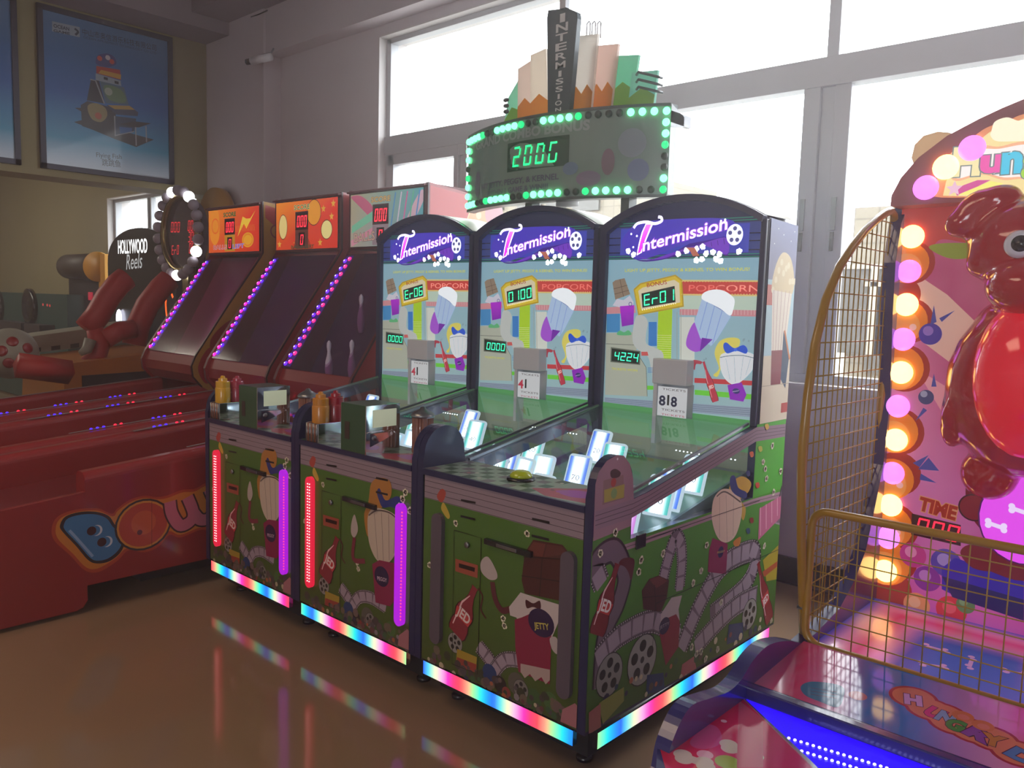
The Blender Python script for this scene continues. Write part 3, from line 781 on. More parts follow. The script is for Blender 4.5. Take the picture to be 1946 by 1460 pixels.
def side_art(A):
    # whole panel green
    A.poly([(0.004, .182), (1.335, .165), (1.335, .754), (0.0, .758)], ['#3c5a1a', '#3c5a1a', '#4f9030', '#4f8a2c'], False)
    A.poly([(1.066, .754), (1.335, .754), (1.335, 1.05), (1.066, 1.05)], '#54a438', False)
    A.poly([(0.0, .755), (0.205, .755), (0.205, .83), (0.0, .80)], '#46802a', False)
    # mauve planks: tab, front band, rail above the window
    A.poly([(0.006, .79), (0.207, .80), (0.216, .886), (0.207, .955), (0.185, 1.005), (0.15, 1.035), (0.115, 1.042), (0.06, 1.03), (0.02, 1.0), (0.006, .965)], '#9a7680', False)
    planks(A, [(70, 432), (235, 378), (295, 350), (760, 72), (885, 58)], [(70, 512), (222, 462), (290, 422), (755, 134), (880, 112)], 4)
    planks(A, [(70, 615), (250, 555), (745, 378), (870, 345)], [(70, 640), (250, 582), (745, 402), (870, 370)], 2, '#a8848e')
    # picture on the tab
    A.poly([(105, 300), (190, 275), (195, 375), (100, 405)], '#8a6a68', True)
    A.smooth([(135, 262), (155, 250), (178, 265), (170, 285), (140, 288)], '#3a2a28', True)
    A.poly([(108, 340), (195, 315), (192, 372), (108, 395)], '#a89a40', True); A.disc((150, 355), 0.016, '#7a9a58', True); A.disc((148, 308), 0.014, '#a83c34', True)
    A.disc((165, 208), 0.004, '#e8e0e0', True, n=10)
    # film strips
    film(A, [(95, 740), (75, 650), (150, 600), (195, 700), (170, 820), (110, 960), (90, 1180)], 0.085)
    film(A, [(340, 800), (400, 570), (430, 560), (440, 640), (430, 760)], 0.07)
    film(A, [(80, 1060), (180, 960), (320, 900), (420, 960)], 0.085)
    film(A, [(440, 1010), (520, 820), (620, 660), (740, 600), (750, 660), (700, 760), (560, 880)], 0.095)
    film(A, [(500, 1010), (600, 900), (680, 830), (760, 790)], 0.09)
    film(A, [(850, 480), (865, 400), (880, 330)], 0.08)
    bottle(A, (75, 960), (165, 655), 0.085, '#7c1f26', '#e8dcd8', 'JED'); bottle(A, (815, 900), (765, 650), 0.07, '#8a2028', '#e8dcd8', 'JED')
    A.smooth([(170, 655), (190, 632), (235, 635), (232, 690), (222, 725), (210, 690), (195, 668)], '#5a1c22', True)
    # chocolate bar standing with a dark red wrapper
    A.poly([(268, 770), (300, 720), (340, 705), (385, 725), (375, 800), (350, 860), (275, 850)], '#4a1c1c', True)
    A.poly([(300, 722), (340, 708), (380, 728), (330, 760)], '#6a2c2a', True)
    for q in (((272, 800), (372, 790)), ((322, 745), (330, 858))): A.line(q, 0.004, '#2c1010', True)
    A.poly([(350, 870), (395, 800), (440, 790), (425, 850), (430, 900), (400, 930), (345, 950)], '#b8a4a4', True)
    A.poly([(350, 900), (415, 870), (430, 900), (425, 1010), (370, 1090), (345, 960)], '#8a1c30', True)
    A.disc((365, 920), 0.034, '#2a1440', True, ry=0.03); A.text('JETTY', (345, 935), (385, 915), 0.012, '#b0a0a8', True)
    # swirl cup, plain
    A.smooth([(640, 335), (660, 300), (700, 282), (735, 310), (722, 350), (690, 380), (712, 420), (700, 470), (675, 400), (650, 360)], '#c89a3c', True)
    A.smooth([(585, 360), (620, 335), (670, 350), (695, 400), (690, 470), (665, 540), (625, 565), (590, 540), (568, 470), (570, 400)], '#d8b8a4', True)
    A.curve([(588, 368), (625, 348), (690, 392)], 0.006, '#5a4640', True)
    for q in (((600, 370), (600, 545)), ((628, 362), (632, 560)), ((660, 375), (658, 535))): A.line(q, 0.003, '#a8887c', True)
    A.smooth([(645, 290), (665, 280), (680, 330), (715, 350), (712, 375), (680, 368), (650, 340)], '#2c3470', True)
    A.smooth([(660, 560), (690, 540), (685, 575), (665, 580)], '#c87830', True)
    A.poly([(570, 545), (635, 570), (628, 700), (550, 690), (555, 600)], '#8a1c50', True); A.disc((605, 605), 0.022, '#2a1850', True); A.text('PEGGY', (590, 612), (622, 604), 0.008, '#d8b850', True)
    # tickets, nachos, popcorn, reels
    A.poly([(770, 420), (862, 365), (868, 450), (765, 555)], '#c06484', True)
    for k in range(4): A.line([(775+k*24, 415-k*14), (775+k*24, 535-k*28)], 0.006, '#e0a8b8', True)
    A.poly([(785, 640), (852, 575), (852, 720), (800, 730)], '#b09a28', True); A.poly([(783, 690), (852, 640), (852, 662), (790, 712)], '#b0502c', True)
    reel(A, (270, 1065), 0.085, '#9a948e'); reel(A, (130, 1130), 0.07, '#8c8680'); reel(A, (728, 870), 0.062, '#9a948e')
    A.poly([(290, 1130), (360, 1120), (365, 1190), (285, 1215)], '#1f3a66', True); A.poly([(640, 915), (700, 905), (700, 975), (630, 1000)], '#1f3a66', True)
    A.poly([(440, 1085), (490, 1050), (505, 1120), (430, 1150)], '#b05a60', True)
    for i in range(34):
        t = i/33.0; x = 95+t*700; y = 1285-t*330+random.uniform(-75, 25)
        A.disc((x, y), random.uniform(.007, .018), random.choice(['#c8b898', '#7a3a3c', '#3a5a34', '#2f2a48', '#a85c38', '#5a4a40', '#c8b898', '#1f3a56']), True, n=8)
    popcorn(A, [(155, 522), (20, 600), (90, 610), (265, 640), (255, 690), (358, 610), (520, 685), (487, 738), (545, 575), (480, 1010), (500, 1040), (520, 1030), (540, 1060), (590, 1020), (790, 580), (795, 250), (825, 150), (785, 220), (830, 350), (770, 930), (820, 900), (605, 820), (860, 260), (800, 290)], 0.013)
    for (x, y, c) in ((735, 188, '#c85a38'), (760, 320, '#c84a34'), (772, 165, '#b8b048'), (720, 270, '#3a3a6a'), (800, 70, '#c8a040'), (735, 470, '#8a2c2c'), (720, 515, '#2c4a6a'), (820, 10, '#c8c040')):
        A.smooth([(x-8, y-8), (x+6, y-12), (x+9, y+6), (x-2, y+12)], c, True)
    A.poly([(82, 1250), (190, 1180), (190, 1240), (100, 1340)], '#8a8a3a', True); A.poly([(40, 1290), (90, 1250), (92, 1360), (40, 1380)], '#a8605c', True)
    # panel seams
    A.line([(250, 562), (770, 385)], 0.0025, '#2a1a20', True); A.line([(325, 825), (860, 590)], 0.0028, '#1c1418', True); A.line([(325, 825), (312, 1010)], 0.0022, '#1c1418', True)
    # upper side: blue sky, plain popcorn box, cream counter
    A.poly([(1.082, 1.05), (1.331, 1.05), (1.331, 1.845), (1.082, 1.855)], ['#cfc4b4', '#cfc4b4', '#5c6496', '#5c6496'], False)
    A.poly([(1.082, 1.05), (1.331, 1.05), (1.331, 1.32), (1.082, 1.32)], '#d0c0a8', False)
    A.poly([(1.082, 1.32), (1.331, 1.32), (1.331, 1.62), (1.082, 1.62)], '#a8c4cc', False)
    A.poly([(1.082, 1.52), (1.14, 1.52), (1.14, 1.60), (1.082, 1.60)], '#c06058', False)
    A.smooth([(1.12, 1.58), (1.14, 1.67), (1.2, 1.73), (1.28, 1.71), (1.325, 1.62), (1.3, 1.56), (1.2, 1.55)], '#d8c49c', False)
    popcorn2 = [(1.13+0.022*i, 1.58+0.07*((i*37) % 7)/7+0.06*sin(pi*i/9)) for i in range(10)]
    for (u, v) in popcorn2: A.disc((u, v), 0.014, '#e4d6b4', False, n=8)
    A.poly([(1.125, 1.58), (1.31, 1.57), (1.27, 1.32), (1.15, 1.32)], '#e0d4c4', False)
    for k in range(5): A.line([(1.14+k*.036, 1.58), (1.165+k*.022, 1.32)], 0.004, '#b89890', False)
    A.poly([(1.15, 1.34), (1.26, 1.34), (1.25, 1.2), (1.16, 1.2)], '#7c2434', False)
    A.poly([(1.25, 1.42), (1.32, 1.32), (1.30, 1.18), (1.25, 1.22)], '#28405c', False); A.line([(1.26, 1.42), (1.325, 1.3)], 0.012, '#c07038', False)
    for (u, v) in ((1.2, 1.8), (1.27, 1.78), (1.12, 1.76), (1.3, 1.82), (1.15, 1.82)): A.disc((u, v), 0.003, '#ffffff', False, n=5)
    A.poly([(1.27, 1.08), (1.331, 1.08), (1.331, 1.12), (1.27, 1.12)], '#b04a44', False)
    A.line([(1.082, 1.2), (1.331, 1.2)], 0.003, '#a89880', False)

def arc_pts(c, r, a0, a1, n): return [(c[0]+r*cos(radians(a0+(a1-a0)*i/n)), c[1]+r*sin(radians(a0+(a1-a0)*i/n))) for i in range(n+1)]
TAB = [(0.208, .93)]+arc_pts((0.107, .94), 0.101, 0, 180, 16)+[(0.0, .92)]
def side_panel(b, xa, xb, mat='navy'):
    for pts in ([(0, .172), (1.335, .158), (1.335, .754), (0.209, .756), (0, .756)],
                [(0, .756), (0.209, .756), (0.209, .826), (0.217, .889)]+TAB,
                [(0.209, .826), (1.064, .981), (1.065, 1.039), (0.29, .897), (0.217, .889)],
                [(1.062, .754), (1.335, .754), (1.335, 1.848), (1.078, 1.857), (1.063, 1.845)]):
        b.prism([(FY+p[0], p[1]) for p in pts], 'x', xa, xb, mat)
def DK(y): return .700+.183*(y-.21)        # the play deck rises towards the back
def card_at(px, py, num, cc, yaw):
    # a card whose top edge lies just under the glass lid
    n = Vector((0, -.183, 1)); O = Vector((0, FY+.225, .862)); d = ray(px, py); p = CAM+d*((O-CAM).dot(n)/d.dot(n))
    return (p.x-PX0[2], p.y-FY-.056, num, cc, yaw)
CARDS = [card_at(*a) for a in ((994, 856, 30, 'w', -8), (1038, 852, 30, 'w', 4), (1036, 888, 20, 'p', 0), (1107, 852, 70, 'b', 5), (1174, 830, 40, 't', 6),
         (1327, 853, 60, 't', 2), (1285, 880, 50, 'b', 0), (1258, 940, 10, 'p', 8), (1345, 905, 30, 't', 5))]+[(.16, .86, 20, 'b', -4)]
CARDS = [(min(max(c[0], .095), .70), min(max(c[1], .28), .96))+c[2:] for c in CARDS]
print('CARDS', [(round(c[0], 2), round(c[1], 2)) for c in CARDS])
CC = {'w': '#9fd0e8', 'b': '#2c6ee0', 'p': '#c878d0', 't': '#2fb8b0'}
def unit(k, bonus, score, label):
    X0 = PX0[k]; dx = X0-PX0[2]; GRP = None
    t = thing('ticket_redemption_game', label, 'arcade game', (X0, FY, 0))
    # plinth and levelling legs
    b = MB(mat='dark_void'); b.box(X0+.05, X0+.75, FY+.09, FY+1.30, .045, .158); b.build('plinth', t)
    for (lx, ly) in ((.1, .14), (.7, .14), (.1, 1.24), (.7, 1.24)):
        b = MB(mat='black_trim'); b.lathe([(.012, .02), (.012, .05)], (X0+lx, FY+ly, 0), 10); b.lathe([(.028, 0), (.028, .012), (.014, .022)], (X0+lx, FY+ly, 0), 14); b.build('leg', t)
    # side panels
    b = MB(); side_panel(b, X0+.0, X0+.030); b.build('side_panel', t)
    b = MB(); side_panel(b, X0+.770, X0+.7995)
    if k == 2:
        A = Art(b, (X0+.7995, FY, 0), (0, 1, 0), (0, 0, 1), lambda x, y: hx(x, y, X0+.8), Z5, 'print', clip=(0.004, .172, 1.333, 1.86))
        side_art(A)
    sp = b.build('side_panel', t)
    if k == 2:
        # small hinge at the lower front corner of the side window
        h = hx(1216, 1022, X0+.8); q = MB(mat='black_trim')
        q.box(X0+.8, X0+.806, h.y-.025, h.y+.03, h.z-.035, h.z+.012); q.build('window_hinge', t, bevel=.002)
    # front door panel with printed art
    b = MB(mat='black_trim'); b.box(X0+.030, X0+.770, FY+.004, FY+.03, .17, .878, 'black_trim')
    A = Art(b, (X0, FY+.004, 0), (1, 0, 0), (0, 0, 1), lambda x, y: hy(x, y, FY), Z4, 'print', dx=dx, clip=(.034, .176, .766, .872))
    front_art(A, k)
    # slots
    for q in ([(215, 173), (285, 186), (285, 196), (215, 183)], [(213, 250), (283, 266), (283, 276), (213, 260)], [(555, 262), (638, 280), (638, 292), (555, 274)], [(553, 342), (636, 362), (636, 374), (553, 354)]):
        A.poly(q, '#141012', True)
    fp = b.build('front_panel', t)
    q = MB(mat='steel'); c = A.uv(248, 392); q.lathe([(.011, 0), (.011, .006), (.008, .009)], (X0+c[0], FY, c[1]), 14, axis=(0, -1, 0)); q.build('door_lock', t)
    c = A.uv(440, 402)
    q = MB(mat='black_trim'); q.box(X0+c[0]-.10, X0+c[0]+.11, FY-.012, FY+.004, c[1]-.010, c[1]+.010)
    q.box(X0+c[0]-.04, X0+c[0]+.05, FY-.016, FY-.011, c[1]-.006, c[1]+.006, 'steel'); q.build('latch_bar', t, bevel=.002)
    # light channels
    for s_, (px, y0, y1) in enumerate(((112, 305, 880), (736, 500, 1145))):
        u, v1 = A.uv(px, y0); u2, v0 = A.uv(px, y1); w2 = .027 if k == 2 else .024
        v0 = .262 if s_ == 0 else .268; v1 = .745 if s_ == 0 else .742
        pts = [(X0+u+w2*cos(a), v1-w2+w2*sin(a)) for a in [pi*i/8 for i in range(9)]]+[(X0+u+w2*cos(a), v0+w2+w2*sin(a)) for a in [pi+pi*i/8 for i in range(9)]]
        q = MB()
        if k == 2:
            q.prism(pts, 'y', FY-.014, FY+.004, 'print', '#5a4e58')
        else:
            colr = '#e0183c' if s_ == 0 else '#b010d8'
            q.prism(pts, 'y', FY-.014, FY+.004, 'lit', colr)
            n = 34
            for i in range(n):
                z = v0+.03+(v1-v0-.06)*i/(n-1)
                for xx in ((-.004, .010) if s_ == 0 else (.017,)):
                    c_ = '#ff9090' if s_ == 0 else '#ff4060'
                    q.lathe([(.0032, 0), (.0018, .003)], (X0+u+xx, FY-.0142, z), 6, 'bright' if s_ == 0 else 'led', c_, axis=(0, -1, 0))
        q = q.build('light_bar', t); q['label'] = 'grey unlit rounded bar' if k == 2 else ('glowing red rounded bar with small dots' if s_ == 0 else 'glowing violet rounded bar')
    # rainbow strips
    b = rainbow_strip((X0+.05, FY+.0, 0), (1, 0, 0), .705, .122, .172, (.0, .22, .45)[k], .36, .02, Vector((0, -1, 0))); b.build('light_strip', t)
    if k == 2:
        b = rainbow_strip((X0+.797, FY+.075, 0), (0, 1, 0), 1.225, .098, .152, .18, .46, .02, Vector((1, 0, 0))); b.build('light_strip', t)
    # counter
    b = MB(mat='navy'); b.box(X0+.030, X0+.770, FY-.004, FY+.235, .872, .893, 'navy')
    A = Art(b, (X0, FY, .893), (1, 0, 0), (0, 1, 0))
    A.poly([(.034, .006), (.766, .006), (.766, .23), (.034, .23)], '#8fa392', False)
    for i in range(16):
        for j in range(5):
            if (i+j) % 2 == 0 and i*.046 < .50: A.poly([(.036+i*.046, .008+j*.044), (.078+i*.046, .008+j*.044), (.078+i*.046, .05+j*.044), (.036+i*.046, .05+j*.044)], random.choice(['#2f4c30', '#38583a', '#6c5c66']), False); A.lay -= 1
    A.lay += 1
    A.poly([(.50, .06), (.64, .20), (.764, .215), (.764, .03), (.60, .01)], '#a83c4c', False)
    A.smooth([(.58, .09), (.63, .15), (.70, .15), (.72, .09), (.66, .06)], '#a03aa0', False)
    for i in range(12): A.disc((random.uniform(.05, .75), random.uniform(.02, .21)), .008, random.choice(['#c8c0b0', '#4a3a44', '#b0585c']), False, n=6)
    b.build('counter', t)
    # inner play area
    b = MB(mat='print', col='#4c6a78'); b.prism([(FY+.21, .66), (FY+1.06, .66), (FY+1.06, DK(1.06)), (FY+.21, DK(.21))], 'x', X0+.030, X0+.770, 'print', '#5c7c80')
    b.box(X0+.030, X0+.770, FY+.21, FY+.235, .66, .874, 'print', '#3a4a5c')
    A = Art(b, (X0, FY, DK(0)), (1, 0, 0), (0, 1, .183), mat='print')
    A.poly([(.04, .25), (.76, .25), (.76, 1.05), (.04, 1.05)], ['#8aa0b8', '#8aa0b8', '#58a050', '#58a050'], False)
    for i in range(14): A.disc((random.uniform(.08, .72), random.uniform(.3, 1.0)), random.uniform(.02, .05), random.choice(['#b05868', '#7868b8', '#58a878', '#c8c0b8']), False, n=12)
    b.build('play_deck', t)
    # standing lit target cards
    for (cx, cy, num, cc, yaw) in CARDS:
        q = MB(); w2, h2, th = .052, .150, .012
        R = Matrix.Translation((X0+cx, FY+cy, DK(cy)+.004)) @ Matrix.Rotation(radians(yaw), 4, 'Z') @ Matrix.Rotation(radians(-22), 4, 'X')
        pr = arc_pts((w2-.015, h2-.015), .015, 0, 90, 4)+arc_pts((-w2+.015, h2-.015), .015, 90, 180, 4)+[(-w2, 0), (w2, 0)]
        n0 = len(q.v); q.prism(pr, 'y', 0, th, 'lit', '#c8dce8')
        pi_ = [(x*.84, .008+z*.90) for x, z in pr]
        ec = hx6(CC[cc]); wc = (1, 1, 1, 1); NC = 8; cols_ = []
        for i_ in range(NC+1):
            s_ = abs(i_/NC*2-1); f_ = max(0.0, 1-s_*1.25)**0.8; c_ = mixc(ec, (.9, .97, 1, 1), f_); g_ = .55+1.6*f_; cols_.append((c_[0]*g_, c_[1]*g_, c_[2]*g_, 1))
        for i_ in range(NC):
            xa_, xb_ = w2*.86*(i_/NC*2-1), w2*.86*((i_+1)/NC*2-1)
            q.add([(xa_, -.0012, .010), (xb_, -.0012, .010), (xb_, -.0012, h2*.93), (xa_, -.0012, h2*.93)], [(0, 1, 2, 3)], 'led', [cols_[i_], cols_[i_+1], cols_[i_+1], cols_[i_]])
        q.add([(-w2*.35, -.0022, .01), (w2*.3, -.0022, .01), (w2*.36, -.0022, .05), (w2*.16, -.0022, .09), (w2*.2, -.0022, .115), (-w2*.05, -.0022, .125), (-w2*.25, -.0022, .11), (-w2*.2, -.0022, .07)], [tuple(range(8))], 'card_lit', '#d8f0ff')
        AA = Art(q, (0, -.0020, 0), (1, 0, 0), (0, 0, 1)); AA.text(str(num), (-.018, .045), (.018, .045), .022, '#20243a', False)
        q.v = [R @ p for p in q.v]
        q.build('target_card', t)
    b = MB(mat='bright')
    for i in range(16): b.box(X0+.46+i*.018, X0+.464+i*.018, FY+1.03, FY+1.034, .90, .904, 'bright', '#f0f8ff')
    b.build('light_row', t)
    # sloping glass lid and its rails
    b = MB(mat='playfield_glass'); b.prism([(FY+.225, .887), (FY+1.06, 1.040), (FY+1.06, 1.045), (FY+.225, .892)], 'x', X0+.031, X0+.769); b.build('glass_lid', t)
    for xx in (X0+.0305, X0+.760):
        b = MB(mat='black_trim'); b.prism([(FY+.23, .893), (FY+1.06, 1.045), (FY+1.06, 1.054), (FY+.23, .903)], 'x', xx, xx+.009, 'steel'); b.build('lid_rail', t)
    if k == 2:
        b = MB(mat='playfield_glass'); b.prism([(FY+.209, .756), (FY+1.062, .756), (FY+1.062, .981), (FY+.209, .826)], 'x', X0+.780, X0+.784); b.build('side_window', t)
    # cabinet head
    NX = 20; top = [(X0+.012+i*(.776/NX), arch(.012+i*(.776/NX))) for i in range(NX+1)]
    b = MB(mat='navy'); b.prism([(X0+.030, .70), (X0+.770, .70), (X0+.770, 1.84)]+top[::-1][1:-1]+[(X0+.030, 1.84)], 'y', UY+.012, UY+.272, 'navy')
    A = Art(b, (X0, UY+.012, 0), (1, 0, 0), (0, 0, 1), lambda x, y: hy(x, y, UY), Z6, 'print', dx=dx, clip=(.045, .70, .778, 1.96))
    upper_art(A, dx, bonus, score, None)
    b.build('back_panel', t)
    # dark frame around the art with arched hood
    b = MB(mat='navy')
    ring_o = [(x, z) for x, z in top]; ring_i = [(X0+.045+(x-X0-.012)*(.735/.776), min(z-.026, 1.945)) for x, z in top]
    for i in range(NX): b.prism([ring_i[i], ring_i[i+1], ring_o[i+1], ring_o[i]], 'y', UY-.022, UY+.012, 'navy')
    b.box(X0+.012, X0+.045, UY-.012, UY+.012, 1.045, 1.85); b.box(X0+.775, X0+.7995, UY-.012, UY+.012, 1.045, 1.85)
    b.build('hood_frame', t, bevel=.002)
    b = MB(mat='navy'); b.add([(x, y, z) for (x, z) in top for y in (UY+.0, UY+.272)], [(2*i, 2*i+2, 2*i+3, 2*i+1) for i in range(NX)], 'navy', None, True)
    b.v = [p+Vector((0, 0, .002)) for p in b.v]; b.m = 'cream'
    b.f = [(f[0], 'cream_top', f[2], f[3]) for f in b.f]
    b.build('hood_top', t)
    # ticket box and number wheel
    A0 = Art(MB(), (X0, UY, 0), (1, 0, 0), (0, 0, 1), lambda x, y: hy(x, y, UY), Z6, 'print', dx=dx)
    p0 = A0.uv(478, 1165); p1 = A0.uv(692, 1032)
    b = MB(mat='white_plastic'); b.box(X0+p0[0], X0+p1[0], UY-.05, UY+.008, p0[1], p1[1]); b.build('ticket_box', t, bevel=.004)
    q0 = A0.uv(512, 1168); q1 = A0.uv(688, 1168)
    b = MB(mat='print', col='#b8bcc0'); b.lathe([(.080, 0), (.080, q1[0]-q0[0])], (X0+q0[0], UY+.045, p0[1]-.07), 40, 'print', '#c4c8cc', axis=(1, 0, 0))
    A = Art(b, (X0, UY-.0405, 0), (1, 0, 0), (0, 0, 1), mat='backlit')
    u0, u1 = q0[0], q1[0]; zc = p0[1]-.07
    A.poly([(u0, zc-.065), (u1, zc-.065), (u1, zc+.06), (u0, zc+.06)], '#c8ccd0', False)
    A.text('TICKETS', (u0+.02, zc+.045), (u1-.008, zc+.045), .009, '#3a2c30', False); A.text('TICKETS', (u0+.02, zc-.042), (u1-.008, zc-.042), .009, '#3a2c30', False)
    if k == 2:
        A.text('8', (u0+.008, zc-.02), (u0+.036, zc-.02), .042, '#20243c', False, off=.03); A.text('8', (u0+.066, zc-.02), (u0+.092, zc-.02), .042, '#20243c', False, off=.03)
    else:
        A.text('4', (u0+.004, zc-.02), (u0+.034, zc-.02), .042, '#b83048', False, off=.03)
    A.poly([(u0+.046, zc-.018), (u0+.056, zc-.018), (u0+.056, zc+.026), (u0+.046, zc+.026)], '#181818', False)
    A.text('TICKETS', (u0+.02, zc-.062), (u1-.008, zc-.062), .008, '#a83c58', False)
    b.build('number_wheel', t)
    b = MB(mat='white_plastic', col='#a8b0b8'); b.box(X0+q0[0]-.022, X0+q0[0]-.004, UY-.045, UY+.01, .92, p0[1]-.001, 'white_plastic'); b.build('wheel_guard', t)
    if k == 2:
        c = hz(990, 912, .893)
        b = MB(); b.lathe([(.050, 0), (.050, .004), (.046, .010), (.040, .011)], (c.x, c.y, .8935), 28, 'black_trim'); bt = b.build('play_button', t)
        b = MB(); b.lathe([(.040, .010), (.038, .020), (.028, .029), (.014, .033), (.001, .0335)], (c.x, c.y, .8935), 28, 'button_green'); b.build('button_cap', bt)
    return t
pm('cream_top', '#c8c4b8', 0.4)
pm('button_green', '#a8b418', 0.15, coat=0.6, emit='#a8b418', es=0.08)
unit(0, 'Er06', '0000', 'leftmost of the three joined popcorn-themed ticket games, bonus display reading Er06')
unit(1, '0100', '0000', 'middle popcorn-themed ticket game under the marquee sign, bonus display reading 0100')
unit(2, 'Er01', '4224', 'nearest popcorn-themed ticket game with exposed printed side and grey unlit light bars, display Er01')

# ---------------------------------------------------------------- marquee over the middle unit
mk = thing('marquee_sign', 'tall lit marquee with green bulbs and INTERMISSION pylon above the three ticket games', 'sign', (-2.63, 3.2, 1.96))
MZ0, MZ1 = 2.0, 2.385
MXA, MXB = -3.27, -2.0
def mq(x):  # curved front of the marquee
    u = (x-(MXA+MXB)/2)/((MXB-MXA)/2); return 3.19-0.175*(1-u*u)
N_ = 24; xs = [MXA+(MXB-MXA)*i/N_ for i in range(N_+1)]
b = MB(mat='marquee_panel')
fr = [(x, mq(x)) for x in xs]; bk = [(x, mq(x)+.05) for x in xs]
b.prism(fr+bk[::-1], 'z', MZ0, MZ1, 'marquee_panel')
pm('marquee_panel', '#7c948a', 0.25, coat=0.5)  # base colour takes in the green light of the bulbs
pm('marquee_rim', '#4c5454', 0.3)
def mpt(x, z, l=1):
    d = .01; n = Vector((mq(x+d)-mq(x-d), -2*d, 0)).normalized(); return Vector((x, mq(x), z))+n*(l*.0012)
def mpoly(b, pts, col, l, mat='print', sub=6):
    out = []
    for i in range(len(pts)):
        a, c = pts[i], pts[(i+1) % len(pts)]
        for k in range(sub): out.append((a[0]+(c[0]-a[0])*k/sub, a[1]+(c[1]-a[1])*k/sub))
    b.add([mpt(x, z, l) for x, z in out], [tuple(range(len(out)))], mat, col)
def mtext(b, s_, x0, x1, z, h, col, l, mat='print', off=0.0):
    vs, fs, a0, a1, _, _ = text_mesh(s_, off); kx = (x1-x0)/(a1-a0)
    b.add([mpt(x0+(v[0]-a0)*kx, z+v[1]*h/.73, l) for v in vs], fs, mat, col)
mtext(b, 'GRAND COMBO BONUS', MXA+.12, MXA+.93, 2.300, .045, '#93a0a2', 2, off=.04)
mtext(b, 'HIT JETTY, PEGGY, & KERNEL', MXA+.20, MXA+.78, 2.085, .028, '#56566e', 2, off=.03)
mtext(b, 'WITHIN 1 GAME & WIN!!!', MXA+.26, MXA+.72, 2.045, .026, '#5c5c74', 2, off=.03)
def mdisc(cx, cz, rx, rz, col, l, mat='print'): b.add([mpt(cx+rx*cos(2*pi*k/16), cz+rz*sin(2*pi*k/16), l) for k in range(16)], [tuple(range(16))], mat, col)
mdisc(-2.15, 2.23, .06, .065, '#82909a', 2); mdisc(-2.25, 2.15, .03, .06, '#7a6472', 3); mdisc(-2.12, 2.11, .045, .05, '#66749a', 3); mdisc(-2.34, 2.08, .06, .035, '#7c7088', 2); mdisc(-2.43, 2.13, .04, .03, '#66809a', 3); mdisc(-3.12, 2.12, .03, .07, '#6c6c80', 2)
b.build('display_board', mk)
b = MB(mat='marquee_rim')
for z0, z1 in ((MZ0-.012, MZ0+.001), (MZ1-.001, MZ1+.012)):
    b.prism([(x, mq(x)-.006) for x in xs]+[(x, mq(x)+.055) for x in xs[::-1]], 'z', z0, z1)
b.build('rim', mk)
b = MB(); 
for s_, x0 in (('2', 0), ('0', 1), ('0', 2), ('0', 3)):
    xa = -2.785+x0*.077
    hh, tt = .095, .009
    S = {'a': ((.012, hh), (.05, hh), (.05, hh-tt), (.012, hh-tt)), 'd': ((0, 0), (.042, 0), (.042, tt), (0, tt)), 'g': ((.006, hh/2-tt/2), (.046, hh/2-tt/2), (.046, hh/2+tt/2), (.006, hh/2+tt/2)),
         'f': ((.006, hh/2+.006), (.014, hh/2+.006), (.020, hh-.010), (.012, hh-.010)), 'b': ((.044, hh/2+.006), (.052, hh/2+.006), (.058, hh-.010), (.05, hh-.010)),
         'e': ((0, .006), (.008, .006), (.012, hh/2-.006), (.004, hh/2-.006)), 'c': ((.04, .006), (.048, .006), (.052, hh/2-.006), (.044, hh/2-.006))}
    for c in SEG[s_]:
        if x0 == 3 and c == 'b': continue
        b.add([mpt(xa+p[0], 2.165+p[1], 4) for p in S[c]], [(0, 1, 2, 3)], 'led', '#18f080')
mpoly(b, [(-2.83, 2.145), (-2.44, 2.145), (-2.44, 2.285), (-2.83, 2.285)], '#1c4a38', 1.5, 'print')
b.build('digital_display', mk)
def bulb(x, z, on=1, side=False):
    q = MB(); n = Vector((0, -1, 0)) if not side else Vector((0, -1, 0))
    p = mpt(x, z, 1)
    m_, c = (('bright', '#60ff9c') if on == 1 else ('led', '#10b868')) if on else ('print', '#38463f')
    q.lathe([(.015, -.003), (.0175, .003), (.016, .010), (.009, .016), (.001, .018)], p, 12, m_, c, axis=(0, -1, 0)); q.build('bulb', mk)
pat = [1, 1, 1, 1, 2, 0, 0]
nb = 26
for i in range(nb+1):
    x = MXA+.015+(MXB-MXA-.03)*i/nb
    bulb(x, MZ1-.022, pat[i % 7] if i < 20 else (0, 0, 0, 1, 1, 1, 1)[i-20] if i < 27 else 1)
    bulb(x, MZ0+.022, pat[(6-i+3) % 7])
for j in range(1, 7):
    z = MZ0+.022+(MZ1-MZ0-.044)*j/7
    bulb(MXA+.015, z, (1, 1, 2, 0, 1, 1)[j-1]); bulb(MXB-.015, z, (1, 0, 0, 2, 1, 1)[j-1])
